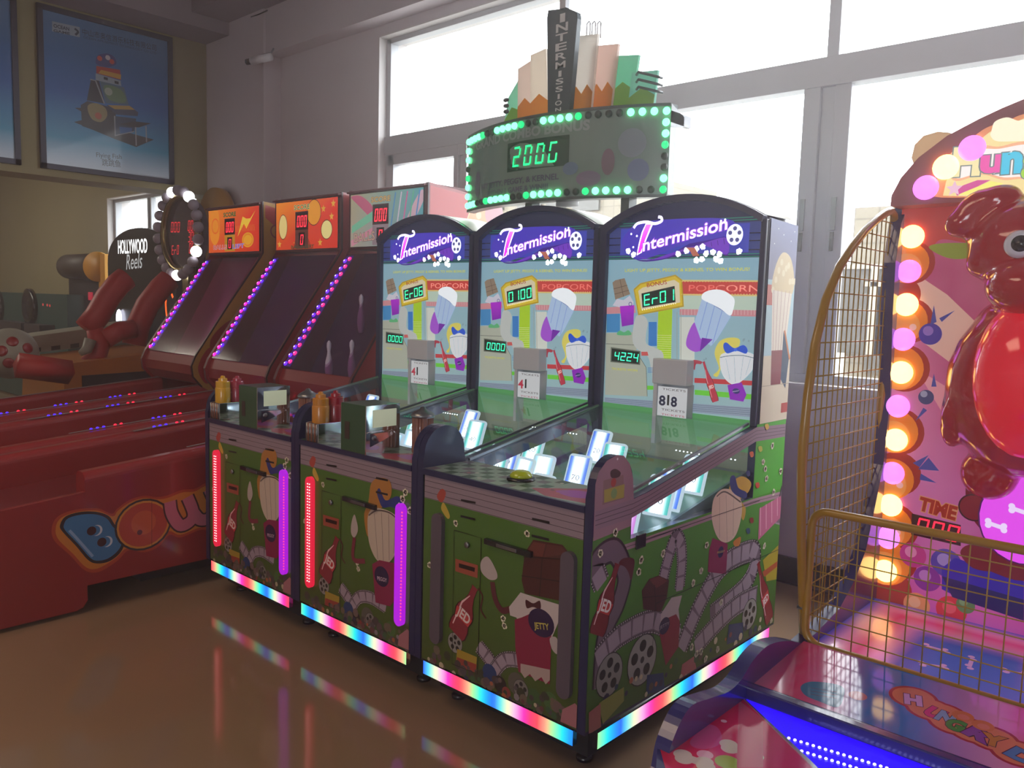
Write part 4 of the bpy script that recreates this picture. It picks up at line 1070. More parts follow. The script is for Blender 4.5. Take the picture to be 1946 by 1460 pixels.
# back housing, posts
b = MB(mat='marquee_rim'); b.box(-3.0, -2.2, 3.1, 3.24, MZ0+.01, MZ1-.01); b.build('housing', mk)
b = MB(mat='silver_frame'); b.prism([(3.19, MZ1+.01), (3.30, MZ1-.03), (3.30, MZ1-.075), (3.19, MZ1-.09)], 'x', MXB-.012, MXB+.002); b.box(MXB-.02, MXB+.002, 3.19, 3.36, MZ1-.07, MZ1-.02); b.build('end_bracket', mk)
for (px, w_) in ((1012, .045), (1195, .045)):
    a = hy(px, 380, 3.15); k_ = 2 if a.x > PX0[2] else 1; zb_ = max(arch(a.x-PX0[k_]-w_/2), arch(a.x-PX0[k_]+w_/2))+.004; b = MB(mat='marquee_rim'); b.box(a.x-w_/2, a.x+w_/2, 3.12, 3.18, zb_, MZ0+.02); b.build('post', mk)
b = MB(mat='white_plastic'); a = hy(1078, 385, 3.14); b.lathe([(.055, 1.974), (.055, 2.01)], (a.x, 3.14, 0), 20); b.build('cable_hub', mk)
attr_mat('fan_print', 0.0, 0.5)
def transl(name):
    t = MAT[name].node_tree; b_ = t.nodes['Principled BSDF']; o = t.nodes['Material Output']; a = [n for n in t.nodes if n.type == 'ATTRIBUTE'][0]
    tr = t.nodes.new('ShaderNodeBsdfTranslucent'); mx = t.nodes.new('ShaderNodeMixShader'); mx.inputs[0].default_value = 0.45
    t.links.new(a.outputs['Color'], tr.inputs[0]); t.links.new(b_.outputs[0], mx.inputs[1]); t.links.new(tr.outputs[0], mx.inputs[2]); t.links.new(mx.outputs[0], o.inputs[0])
transl('fan_print')
# pleated fan of coloured panels behind and the tapered pylon
PY = 3.16
def M2(x, y): return hy(x, y, PY)
fan = [((1008, 226), (1008, 105), (1037, 92), (1045, 220), '#f0e8dc', 0, 1), ((1080, 213), (1093, 69), (1136, 64), (1121, 206), '#f2ece4', 0, 2), ((1117, 208), (1133, 87), (1175, 83), (1158, 203), '#eed9cf', 1, 2),
       ((1153, 204), (1172, 106), (1214, 104), (1196, 199), '#8fd8bc', 2, 1), ((1190, 201), (1201, 138), (1250, 133), (1240, 197), '#9ad6c4', 1, 1),
       ((984, 233), (984, 131), (1009, 115), (1012, 226), '#eadcd2', 1, 1), ((952, 243), (966, 185), (986, 150), (987, 232), '#a8e0c8', 2, 1)]
for i, (p0, p1, p2, p3, c, ly, nz) in enumerate(fan):
    y = PY+.03+.02*ly
    def H(p): return hy(p[0], p[1], y)
    a, q1, q2, d = H(p0), H(p1), H(p2), H(p3)
    zb = MZ1-.04
    b = MB(); pts = [(a.x, zb), (q1.x, q1.z), (q2.x, q2.z), (d.x, zb)]
    b.prism(pts, 'y', y, y+.016, 'fan_print', c, c)
    A = Art(b, (0, y, 0), (1, 0, 0), (0, 0, 1), mat='fan_print')
    f = min(.5, (MZ1+.125-zb)/(q1.z-zb)); f2 = min(.5, (MZ1+.125-zb)/(q2.z-zb))
    L_ = (a.x+(q1.x-a.x)*f, zb+(q1.z-zb)*f); R_ = (d.x+(q2.x-d.x)*f2, zb+(q2.z-zb)*f2); tops = []
    for n_ in range(nz):
        for t_, h_ in ((1, -.0), (.5, .04)):
            fr_ = (n_+t_)/nz; fr_ = 1-((n_+(0 if t_ == 1 else .5))/nz)
            tops.append((L_[0]+(R_[0]-L_[0])*fr_, L_[1]+(R_[1]-L_[1])*fr_+(h_ if t_ == .5 else 0)))
    tops.append(L_)
    A.poly([(a.x, zb), (d.x, zb)]+tops, '#eaa038' if i in (0, 1, 2, 5) else '#a0bc40', False)
    b.build('fan_panel', mk)
b = MB(mat='black_trim')
for k in range(3):
    a = hy(1205, 140+k*14, PY); c = hy(1250, 146+k*14, PY); b.tube([(a.x, PY+.02, a.z), (a.x+.03, PY-.01, a.z), (c.x, PY, c.z), (c.x+.004, PY+.03, c.z)], .006, 8, 'marquee_rim')
b.build('trim_bands', mk)
b = MB(mat='marquee_rim')
for k in range(3):
    a = hy(963, 190+k*11, PY); b.tube([(a.x-.012, PY, a.z), (a.x+.012, PY-.01, a.z-.003)], .011, 8)
b.build('trim_bands', mk)
b = MB(mat='white_plastic')
for k in range(3):
    a = hy(1105+k*10, 70, PY+.05); b.tube([(a.x, PY+.09, a.z), (a.x, PY+.09, a.z+.07), (a.x+.012, PY+.09, a.z+.08), (a.x+.02, PY+.09, a.z+.07), (a.x+.02, PY+.09, a.z)], .004, 6)
b.build('chrome_hoops', mk)
YP = 3.06
a0, a1, b0, b1 = hy(1040, 20, YP), hy(1098, 22, YP), hy(1042, 222, YP), hy(1080, 212, YP)
b = MB(mat='pylon'); pm('pylon', '#46565e', 0.35)
prf = [(b0.x, MZ1-.05), (b1.x, MZ1-.05), (a1.x, a1.z-.03), (a1.x-.006, a1.z), ((a0.x+a1.x)/2+.02, a1.z+.035), ((a0.x+a1.x)/2-.02, a1.z+.035), (a0.x+.006, a0.z), (a0.x, a0.z-.03)]
b.prism(prf, 'y', YP, YP+.03, 'pylon')
b.box((a0.x+a1.x)/2-.018, (a0.x+a1.x)/2+.018, YP+.0, YP+.03, a1.z+.03, a1.z+.16, 'white_plastic')
A = Art(b, (0, YP, 0), (1, 0, 0), (0, 0, 1), lambda x, y: hy(x, y, YP), (880, 0, 3.477), 'print')
L = 'INTERMISSION'; ys = [148, 218, 280, 342, 400, 458, 508, 560, 610, 655, 700, 740]; hs = [58, 58, 52, 52, 46, 46, 40, 38, 36, 34, 32, 26]
cx = [657, 653, 650, 647, 645, 643, 640, 638, 635, 632, 630, 628]; ws = [24, 74, 74, 68, 64, 62, 14, 46, 44, 10, 42, 36]
for ch, y, h, x, w in zip(L, ys, hs, cx, ws):
    u0 = A.uv(x-w/2, y); u1 = A.uv(x+w/2, y); hh = A.uv(x, y-h)[1]-A.uv(x, y)[1]
    A.text(ch, (u0[0], u0[1]), (u1[0], u0[1]), hh, '#d8dede', False, off=.02)
b.build('pylon', mk, bevel=.003)

# ---------------------------------------------------------------- diner props on the counters
pm('mustard_yellow', '#d9a516', 0.22, coat=0.5); pm('mustard_orange', '#c8831c', 0.25, coat=0.4); pm('ketchup_pink', '#a8324c', 0.25, coat=0.4); pm('ketchup_red', '#a01c30', 0.25, coat=0.4)
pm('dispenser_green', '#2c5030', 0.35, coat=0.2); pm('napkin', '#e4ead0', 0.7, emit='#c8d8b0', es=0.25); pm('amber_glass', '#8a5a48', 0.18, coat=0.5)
def squeeze(x, y, z, mat, label, s=1.0):
    t = thing('squeeze_bottle', label, 'condiment bottle', (x, y, z), 'squeeze bottles in the chrome caddies')
    b = MB(mat=mat); b.lathe([(.033*s, 0), (.0365*s, .004), (.0365*s, .145*s), (.034*s, .150*s)], (x, y, z), 26); b.build('body', t)
    b = MB(mat=mat); b.lathe([(.034*s, .150*s), (.034*s, .178*s), (.031*s, .181*s), (.022*s, .182*s), (.021*s, .195*s), (.012*s, .197*s), (.009*s, .206*s), (.002*s, .208*s)], (x, y, z), 32, smooth=False); b.build('cap', t)
def caddy(x, y, label):
    t = thing('condiment_caddy', label, 'caddy', (x, y, .8935), 'chrome caddies on the counters')
    b = MB(mat='chrome'); b.box(x-.041, x+.041, y-.079, y-.076, .8935, .975); b.box(x-.041, x+.041, y+.076, y+.079, .8935, .975)
    b.box(x-.042, x-.039, y-.079, y+.079, .8935, .975); b.box(x+.039, x+.042, y-.079, y+.079, .8935, .975); b.box(x-.041, x+.041, y-.077, y+.077, .8935, .897)
    b.build('tray', t, bevel=.002)
    b = MB(mat='amber_glass')
    for i in range(7): b.tube([(x-.036+i*.012, y-.081, .897), (x-.036+i*.012, y-.081, .973)], .0055, 8, 'amber_glass' if i % 2 else 'steel')  # brown ribs colour in what the ribbed chrome front reflects
    b.build('ribbed_front', t)
def napkins(x, y, label):
    t = thing('napkin_dispenser', label, 'napkin dispenser', (x, y, .8935), 'napkin dispensers on the counters')
    z0, z1 = .8935, 1.086; w, d = .083, .084
    b = MB(mat='dispenser_green'); b.box(x-w, x+w-.004, y-d, y+d, z0, z1); b.build('case', t, bevel=.004)
    b = MB(mat='chrome')
    b.add([(x+w, y-d, z0), (x+w, y+d, z0), (x+w, y+d, z1), (x+w, y-d, z1), (x+w-.006, y-d, z0), (x+w-.006, y+d, z0), (x+w-.006, y+d, z1), (x+w-.006, y-d, z1)], [(0, 1, 2, 3), (4, 7, 6, 5), (0, 4, 5, 1), (3, 2, 6, 7), (0, 3, 7, 4), (1, 5, 6, 2)])
    b.box(x+w-.001, x+w+.006, y-d+.004, y+d-.004, z0+.085, z0+.089)
    b.add([(x+w+.001, y-d+.02, z0+.03), (x+w+.010, y+.0, z0+.055), (x+w+.001, y+d-.01, z0+.082), (x+w+.001, y-d+.02, z0+.082)], [(0, 1, 2, 3)], None, None, True)
    fp = b.build('faceplate', t)
    b = MB(mat='napkin'); yy = [(y-d*.62, z0+.105), (y+d*.78, z0+.105), (y+d*.78, z1-.018), (y-d*.62, z1-.018)]
    b.prism(yy, 'x', x+w-.002, x+w+.0015, 'napkin'); b.build('napkin_window', t, bevel=.001)
    b = MB(mat='black_trim'); b.lathe([(.010, 0), (.010, .006), (.005, .008)], (x+w, y-d*.55, z0+.065), 14, 'steel', axis=(1, 0, 0)); b.build('lock', t)
    b = MB(mat='black_trim')
    for s_ in (-1,):
        b.box(x-w+.03, x-w+.06, y-d-.002, y-d+.001, z0+.05, z0+.12, 'brown_label')
    b.build('side_label', t)
pm('brown_label', '#3c2a20', 0.5)
def tumbler(x, y, label):
    t = thing('sugar_shaker', label, 'shaker', (x, y, .8935), 'ribbed shakers between the units')
    b = MB(mat='amber_glass'); b.lathe([(.040, 0), (.043, .004), (.043, .142), (.042, .145)], (x, y, .8935), 44, fl=-.07, smooth=False); b.build('jar', t)
    b = MB(mat='steel'); b.lathe([(.047, .144), (.048, .153), (.040, .161), (.024, .172), (.014, .176), (.010, .184), (.001, .187)], (x, y, .8935), 26); b.build('lid', t)
cA = hz(428, 795, .893); caddy(PX0[0]+.095, 2.035, 'chrome caddy at the far left end of the counters, ribbed brown front')
squeeze(PX0[0]+.095, 1.997, .898, 'mustard_yellow', 'bright yellow squeeze bottle at the far left end of the counters')
squeeze(PX0[0]+.095, 2.073, .898, 'ketchup_pink', 'pink-red squeeze bottle beside the bright yellow one', .98)
napkins(PX0[0]+.425, 2.028, 'green and chrome napkin dispenser on the left unit\'s counter')
tumbler(PX0[0]+.600, 2.150, 'ribbed brown shaker with silver lid at the right end of the left counter')
caddy(PX0[1]+.128, 2.032, 'chrome caddy on the middle unit\'s counter beside the black divider')
squeeze(PX0[1]+.128, 1.994, .898, 'mustard_orange', 'orange-yellow squeeze bottle in the middle unit\'s caddy')
squeeze(PX0[1]+.128, 2.070, .898, 'ketchup_red', 'dark red squeeze bottle in the middle unit\'s caddy', 1.0)
napkins(PX0[1]+.425, 2.026, 'green and chrome napkin dispenser on the middle unit\'s counter, reddish reflections')
tumbler(PX0[1]+.600, 2.152, 'ribbed brown shaker with silver lid at the right end of the middle counter')
# ================================================================ bowling alley games on the left
pm('bowl_red', '#8e1e20', 0.32, coat=0.3); pm('bowl_dark_red', '#5e161c', 0.45); pm('lane_red', '#6c181c', 0.30, coat=0.2)
pm('panel_yellow', '#a87820', 0.4); pm('grey_strip', '#8a7a78', 0.4); pm('pin_white', '#cfc6dc', 0.3); pm('inner_back', '#5a2040', 0.6)
SIDE = [(3.5, 2.245), (4.17, 2.19), (4.17, .0), (3.05, .0), (3.05, .76), (2.98, .80), (2.91, .88), (2.90, .96), (2.93, 1.03), (3.20, 1.42), (3.475, 1.80), (3.5, 1.84)]
pm('led_glow', '#200840', 0.4, emit='#5a20a8', es=0.35)
def led_line(t, x, ya, za, yb, zb, n, cols, nrm=(0, -1, .6)):
    for i in range(n):
        f = i/(n-1)
        for j, (c, ox) in enumerate(cols):
            q = MB(); y = ya+(yb-ya)*(f+(.3/n)*j); z = za+(zb-za)*(f+(.3/n)*j)
            q.lathe([(.0155, -.006), (.0155, .004), (.011, .010), (.001, .013)], (x+ox, y, z), 8, 'led', c, axis=nrm); 
            q.lathe([(.006, .011), (.001, .015)], (x+ox, y, z), 6, 'bright', '#e8d8ff' if c[1] != 'f' else '#ff80b0', axis=nrm)
            q.build('led', t)
def slope(b):  # lanes and rails climb slightly towards the back
    for p in b.v:
        if p.z > .4: p.z += -.045+(p.y-1.42)*.09
def bowl(k, xl, xr, label):
    t = thing('bowling_game', label, 'arcade game', ((xl+xr)/2, 1.0, 0))
    for s_, (a, c) in enumerate(((xl, xl+.03), (xr-.03, xr))):
        b = MB(); m_ = 'bowl_red' if not (k == 0 and s_ == 1) else 'panel_yellow'
        b.prism(SIDE, 'x', a, c, 'bowl_dark_red', capmat=m_)
        if s_ == 1:
            A = Art(b, (xr, 0, 0), (0, 1, 0), (0, 0, 1))
            if k == 0:
                A.poly([(3.52, 2.22), (3.62, 2.2), (3.62, 2.05), (3.52, 2.12)], '#a02a24', False)
                A.ring((3.62, 2.02), .05, .012, '#7a2418', False); A.smooth([(3.05, 1.15), (3.2, 1.3), (3.3, 1.3), (3.2, 1.1), (3.1, .98)], '#8a1c1c', False)
                A.smooth([(2.95, .95), (3.05, 1.1), (3.12, .95), (3.02, .82)], '#9a2020', False)
            if k == 2:
                A.poly([(3.515, 2.225), (4.16, 2.175), (4.16, 1.3), (3.515, 1.3)], '#b4484a', False)
                A.disc((3.98, 2.02), .14, '#e8c8a0', False); A.disc((3.98, 2.02), .132, '#c89a70', False); A.disc((3.95, 2.08), .025, '#e0c0a0', False)
                A.disc((4.10, 2.10), .09, '#b8848c', False); A.disc((4.08, 1.92), .07, '#c8a0b8', False)
            A.line([p for p in SIDE[5:]]+[SIDE[0]], .012, '#2c1014', False)
        b.build('side_panel', t)
    # header with score displays
    b = MB(mat='bowl_dark_red'); b.box(xl+.03, xr-.03, 3.50, 4.0, 1.84, 2.235, 'bowl_dark_red')
    b.prism([(3.47, 2.232), (3.5, 2.242), (4.0, 2.242), (4.0, 2.225), (3.47, 2.222)], 'x', xl+.01, xr-.01, 'bowl_dark_red')
    b.build('header', t)
    b = MB(); w = xr-xl; b.box(xl+.035, xr-.035, 3.488, 3.50, 1.855, 2.215, 'black_trim')
    A = Art(b, (xl, 3.488, 0), (1, 0, 0), (0, 0, 1), mat='backlit', clip=(.036, 1.857, w-.036, 2.213))
    base = ('#f06018', '#e04818', '#a8a090')[k]
    A.poly([(.036, 1.857), (w-.036, 1.857), (w-.036, 2.213), (.036, 2.213)], [base, '#e03018' if k < 2 else '#5c94a8', '#e83820' if k < 2 else '#4aa0a8', '#ff9820' if k < 2 else '#a8a080'], False)
    cx_ = w*.44
    if k == 0:
        A.smooth([(.08, 2.2), (.2, 2.2), (.22, 2.0), (.14, 1.92), (.06, 2.0)], '#ff9a20', False); A.ring((.15, 2.08), .06, .012, '#e87018', False)
        A.disc((.68, 1.95), .09, '#ffb020', False, ry=.06); A.ring((.68, 1.95), .07, .010, '#e88818', False, ry=.045)
        A.poly([(.52, 1.98), (.62, 2.08), (.66, 2.04), (.80, 2.18), (.72, 2.12), (.66, 2.12), (.60, 2.14)], '#ffd040', False)
        for i in range(14): A.line([(.50+i*.022, 2.02), (.49+i*.022, 2.07)], .004, '#ff9a30', False)
    elif k == 1:
        for (u, v, r1, r2, c) in ((.13, 2.03, .055, .09, '#f0d888'), (.54, 2.12, .085, .09, '#f0a028'), (.70, 1.99, .065, .065, '#f0e090')):
            A.disc((u, v), r1+.006, '#5c2410', False, ry=r2+.006); A.disc((u, v), r1, c, False, ry=r2)
        for (u, v) in ((.66, 2.14), (.78, 2.17), (.76, 2.08), (.08, 1.9), (.3, 1.9), (.62, 1.9)):
            P = [(u+(.03 if i % 2 == 0 else .013)*sin(2*pi*i/10), v+(.03 if i % 2 == 0 else .013)*cos(2*pi*i/10)) for i in range(10)]; A.poly(P, '#f0b040', False)
        A.poly([(cx_-.12, 1.857), (cx_+.14, 1.857), (cx_+.04, 2.0), (cx_-.05, 2.0)], '#b03018', False)
    else:
        A.smooth([(.5, 1.86), (.58, 1.95), (.7, 2.12), (.78, 2.2), (.8, 2.14), (.7, 2.0), (.62, 1.9), (.58, 1.86)], '#c8a8b8', False)
        A.smooth([(.04, 2.2), (.12, 2.14), (.24, 2.06), (.3, 2.02), (.28, 2.12), (.15, 2.2)], '#b85878', False)
        A.poly([(.05, 2.0), (.3, 2.1), (.3, 2.04), (.05, 1.95)], '#70b898', False); A.poly([(.04, 1.9), (.3, 1.99), (.3, 1.95), (.05, 1.86)], '#c8889c', False)
        for i in range(5): A.line([(.52+i*.06, 2.2), (.46+i*.06, 1.9)], .012, ('#4a8ab8', '#c8c0d0', '#c8609a', '#58b090', '#4a88c0')[i], False)
    # score column
    A.poly([(cx_-.085, 2.0), (cx_+.085, 2.0), (cx_+.085, 2.135), (cx_-.085, 2.135)], '#3c1418', False); A.poly([(cx_-.075, 2.008), (cx_+.075, 2.008), (cx_+.075, 2.127), (cx_-.075, 2.127)], '#14080a', False)
    A.poly([(cx_-.085, 1.865), (cx_+.085, 1.865), (cx_+.085, 2.0), (cx_-.085, 2.0)], '#c8901c' if k == 0 else ('#5c2820' if k == 1 else '#8a7880'), False)
    A.poly([(cx_-.04, 1.880), (cx_+.04, 1.880), (cx_+.04, 1.98), (cx_-.04, 1.98)], '#14080a', False)
    A.digits('000', (cx_-.072, 2.02), (cx_+.065, 2.02), .085, '#ff2038', False); A.digits('0', (cx_-.028, 1.89), (cx_+.022, 1.89), .075, '#ff2038', False)
    A.text('SCORE', (cx_-.10, 2.15), (cx_+.10, 2.15), .036, '#3a7a30' if k < 2 else '#c8a860', False, 'backlit', off=.02, outline='#5c2440' if k != 1 else '#e8f0c0', ow=.03)
    if k == 0: A.text('BALLS', (.12, 1.885), (cx_-.05, 1.885), .035, '#c8481c', False, off=.02, outline='#f0e0f0'); A.text('LEFT', (cx_+.05, 1.885), (.62, 1.89), .035, '#6a4ac0', False, off=.02, outline='#f0e0f0')
    elif k == 1: A.text('BALLS LEFT', (cx_-.14, 1.862), (cx_+.16, 1.862), .026, '#2c4a28', False, off=.02)
    else: A.text('BALLS', (.08, 1.89), (cx_-.06, 1.90), .06, '#b89a88', False, off=.02, outline='#604858'); A.text('LEFT', (cx_+.06, 1.90), (.76, 1.90), .05, '#b89a88', False, off=.02, outline='#604858')
    b.build('score_panel', t)['label'] = 'lit score panel with red digits'
    # slanted window, inner target area, lower apron
    b = MB(mat='smoked_plexi'); b.prism([(2.95, 1.03), (3.47, 1.80), (3.463, 1.806), (2.943, 1.036)], 'x', xl+.031, xr-.031); b.build('plexi_window', t)
    ic = ('#c03c60', '#7a2c68', '#60205c')[k]
    b = MB(mat='print', col=ic)
    b.prism([(3.06, .80), (3.62, 1.82), (3.66, 1.82), (3.66, .80)], 'x', xl+.031, xr-.031, 'print', ic)
    b.build('target_back', t)
    b = MB(mat='bowl_red'); b.prism([(2.955, 1.03), (2.925, .96), (2.93, .89), (2.99, .82), (3.04, .80), (3.06, .84), (3.0, 1.02)], 'x', xl+.031, xr-.031, 'bowl_red'); b.build('apron', t)
    led_line(t, xl+.075, 2.962, 1.062, 3.43, 1.755, 14, (('#ff20a8', -.018), ('#5020ff', .014)) if k < 2 else (('#5a20f0', -.018), ('#ff2070', .02)))
    q = MB(mat='led_glow'); q.prism([(2.958, 1.045), (3.46, 1.79), (3.455, 1.794), (2.953, 1.049)], 'x', xl+.04, xl+.115, 'led_glow'); q.build('led_strip', t)
    # lane with rails
    xa, xb = xl+.005, xr-.0
    b = MB(mat='lane_red'); b.box(xa+.02, xb-.02, .78, 3.05, .50, .54, 'lane_red'); slope(b); b.box(xa+.02, xb-.02, .74, .80, .06, .56, 'bowl_red'); b.build('lane', t)
    for s_, (u, v) in enumerate(((xa, xa+.11), (xb-.11, xb))):
        y0 = 1.42 if (k == 2 and s_ == 1) else (1.16 if (k >= 1) else .80)
        b = MB(mat='bowl_red')
        pr = [(u, .13), (u, .665)]+[(u+.045-.045*cos(a), .665+.045*sin(a)) for a in [pi*i/12 for i in range(1, 6)]]+[(v-.045-.045*cos(a), .665+.045*sin(a)) for a in [pi*i/12 for i in range(7, 12)]]+[(v, .665), (v, .13)]
        b.prism(pr, 'y', y0, 3.03, 'bowl_red')
        if k == 2 and s_ == 1: b.prism([(.74, .02), (1.37, .02), (1.40, .03), (1.42, .06), (1.42, .62), (.74, .62)], 'x', xb-.03, xb, 'bowl_red'); slope(b)
        else: b.prism([(.74, .02), (y0, .02), (y0, .60), (.74, .60)], 'x', u, v, 'bowl_red'); slope(b)
        if s_ == 1 and k == 2:
            A = Art(b, (xb, 0, 0), (0, 1, 0), (0, 0, 1), lambda x, y: hx(x, y, xb), (0, 700, 2.92), 'print')
            A.smooth([(288, 880), (325, 820), (420, 785), (540, 778), (620, 808), (650, 780), (720, 730), (800, 708), (870, 715), (930, 705), (1010, 675), (1080, 670), (1137, 640), (1200, 640), (1200, 870), (1100, 900), (1000, 940), (940, 925), (880, 990), (800, 1022), (715, 1010), (650, 1070), (550, 1130), (470, 1122), (390, 1040), (300, 955)], '#b04020')
            A.smooth([(310, 880), (340, 830), (430, 797), (540, 790), (625, 822), (655, 790), (725, 742), (800, 720), (870, 727), (930, 720), (1010, 690), (1080, 684), (1137, 655), (1190, 655), (1190, 855), (1100, 886), (1000, 925), (935, 905), (870, 975), (800, 1008), (705, 998), (640, 1055), (545, 1110), (478, 1105), (405, 1030), (320, 945)], '#c87a28')
            A.smooth([(333, 870), (365, 822), (450, 797), (540, 798), (605, 822), (640, 872), (682, 900), (694, 955), (670, 1020), (610, 1070), (540, 1084), (488, 1064), (420, 985), (345, 905)], '#2c2428')
            A.smooth([(355, 868), (380, 832), (455, 812), (535, 812), (592, 834), (628, 882), (668, 910), (680, 955), (656, 1010), (600, 1055), (540, 1068), (498, 1050), (432, 975), (362, 900)], '#3a78a8')
            A.curve([(385, 900), (440, 960), (515, 1045)], .012, '#8aa8c8')
            for (x, y) in ((508, 903), (565, 965)): A.disc((x+28, y-3), .026, '#c8d0d8'); A.disc((x+18, y-2), .024, '#3a78a8'); A.disc((x, y), .021, '#3c1a20')
            c = A.uv(797, 868); A.disc(c, .138, '#2c2428', False, ry=.128); A.disc(c, .128, '#d08a30', False, ry=.118); A.disc(c, .118, '#b84430', False, ry=.108)
            A.disc((c[0], c[1]+.01), .06, '#c85a34', False); A.disc((c[0]-.02, c[1]-.035), .013, '#6a2c20', False)
            for cc, ww in (('#3c2024', .075), ('#c06a80', .058)):
                A.curve([(942, 740), (955, 810), (1000, 872), (1055, 850), (1072, 800), (1040, 715)], ww, cc); A.curve([(1072, 800), (1110, 840), (1160, 830), (1190, 760), (1160, 670)], ww, cc)
            A.line([(842, 740), (842, 985)], .002, '#5c2420')
        b.build('lane_rail', t)
        xs_ = v-.022 if s_ == 0 else u+.022
        y1 = 1.95 if k == 2 and s_ == 0 else (1.95 if k == 2 else 1.7 if k == 1 else 1.5)
        b = MB(mat='grey_strip'); b.box(xs_-.006, xs_+.006, y1, 3.0, .711, .7145); slope(b)
        b.build('trim_strip', t)
        for g in range(3):
            yy = y1+.12+g*.36
            if k == 0 and s_ == 0: continue
            for j, c in enumerate(('#4020ff', '#4020ff', '#4020ff', '#ff1838', '#ff1838')):
                q = MB(); q.lathe([(.009, 0), (.008, .005), (.001, .008)], (xs_, yy+j*.035+(.03 if j > 2 else 0), .7145), 8, 'led', c); slope(q); q.build('strip_led', t)
    b = MB(mat='dark_void'); b.box(xa+.03, xb-.03, 1.5, 3.05, .13, .44); b.build('lane_body', t)
    b = MB(mat='dark_void'); b.box(xa+.15, xb-.2, 1.75, 2.95, .02, .13); b.build('base', t)
    if k == 2:
        for i, (px, py, h) in enumerate(((700, 605, .20), (640, 690, .20), (683, 690, .17))):
            p = hy(px, py, 3.2+.0*i); y = (3.30, 3.06, 3.10)[i]; p = hy(px, py+ (28 if i == 0 else 32), y)
            q = MB(mat='pin_white'); s_ = .85
            q.lathe([(r*s_, h_*s_) for r, h_ in ((.015, 0), (.022, .02), (.030, .08), (.026, .14), (.014, .19), (.012, .215), (.017, .25), (.016, .275), (.006, .292), (.001, .294))], (p.x, y-.06, p.z), 18); 
            q.lathe([(.0125*s_, .196*s_), (.0128*s_, .204*s_)], (p.x, y-.06, p.z), 18, 'bowl_red')
            o = q.build('bowling_pin', t)
    return t
bowl(0, -6.79, -5.90, 'leftmost bowling alley game with orange score header and yellow side panel')
bowl(1, -5.72, -4.85, 'middle bowling alley game, orange score header with round cartoon balls')
bowl(2, -4.77, -3.94, 'red bowling alley game nearest the ticket games, pale multicoloured header, pins behind its window')
# ================================================================ ball-toss game on the right
pm('yellow_tube', '#a8801c', 0.3, coat=0.4); pm('wire_yellow', '#a88a30', 0.4); pm('side_blue', '#2c2a6c', 0.22, coat=0.6)
pm('dog_red', '#c01828', 0.14, coat=0.8); pm('dog_eye', '#e8ecf8', 0.2, coat=0.5)
pm('blue_glow', '#1808c0', 0.25, coat=0.4, emit='#2a00ff', es=0.9)
XC = -1.0; XR2 = -0.06; BY = 3.12
g = thing('ball_toss_game', 'ball-toss game with yellow wire cage, round lamps and big red dog target on the right', 'arcade game', ((XC+XR2)/2, 2.4, 0))
def SX(x, y): p = hx(x, y, XC); return (p.y, p.z)
# body under the deck
b = MB(mat='side_blue'); b.box(XC+.03, XR2-.03, 2.10, 3.36, .03, .40, 'side_blue'); b.box(XC+.03, XR2-.03, 1.25, 2.10, .03, .12, 'side_blue'); b.build('base_cabinet', g)
# side panels with the wavy blue edge
edge_ = [SX(*p) for p in ((1245, 1460), (1258, 1400), (1290, 1338), (1330, 1320), (1365, 1308), (1390, 1285), (1412, 1250), (1440, 1222), (1475, 1213), (1510, 1218))]
def crv(q, n=5):
    q = [q[0]]+q+[q[-1]]; out = []
    for i in range(1, len(q)-2):
        p0, p1, p2, p3 = q[i-1], q[i], q[i+1], q[i+2]
        for k in range(n):
            t = k/n
            out.append(tuple(0.5*((2*p1[j])+(-p0[j]+p2[j])*t+(2*p0[j]-5*p1[j]+4*p2[j]-p3[j])*t*t+(-p0[j]+3*p1[j]-3*p2[j]+p3[j])*t**3) for j in (0, 1)))
    return out+[q[-1]]
low = [(1.52, .02)]+[(1.55, .25)]
top_ = [(2.56, .47), (2.75, .50), (2.88, .57), (2.97, .66), (3.03, .80), (3.09, .95), (3.11, 1.2), (3.07, 1.5), (3.06, 1.68), (3.09, 1.82), (3.16, 1.90)]
edge_ = crv(edge_)
sp = low+edge_+top_+[(3.36, 1.90), (3.36, .02)]
for xx in (XC, XR2-.03):
    b = MB(mat='side_blue'); b.prism(sp, 'x', xx-.012, xx+.030, 'side_blue'); b.build('side_panel', g)
# backboard
BX0_, BX1_ = XC+.02, XR2-.02
b = MB(); b.box(BX0_, BX1_, BY, BY+.06, .40, 1.92, 'side_blue')
A = Art(b, (BX0_, BY, 0), (1, 0, 0), (0, 0, 1), lambda x, y: hy(x, y, BY), (0, 0, 1), 'backlit_dim', clip=(0.0, .40, BX1_-BX0_, 1.91))
WB = BX1_-BX0_
for i in range(10):
    for j in range(12):
        def cc(i, j):
            u = i/10*WB; v = .40+j/12*1.5; d = abs(u-.66)*1.2; t_ = v-.4
            a = hx6('#e898b8'); p = hx6('#c840c0'); m_ = hx6('#c05080')
            f = .5+.5*sin(u*9+v*4); return mixc(mixc(a, m_, f), p, max(0, min(1, 1-t_*.9))*.7)
        q = [(i, j), (i+1, j), (i+1, j+1), (i, j+1)]
        A.mb.add([A.P(a/10*WB, .40+c/12*1.5) for a, c in q], [(0, 1, 2, 3)], 'backlit_dim', [cc(a, c) for a, c in q])
A.lay += 2
A.poly([(1740, 640), (1900, 760), (1946, 800), (1946, 700), (1800, 560), (1740, 520)], '#f0c8b8'); A.poly([(1740, 700), (1800, 800), (1900, 900), (1840, 760)], '#f0a8b8')
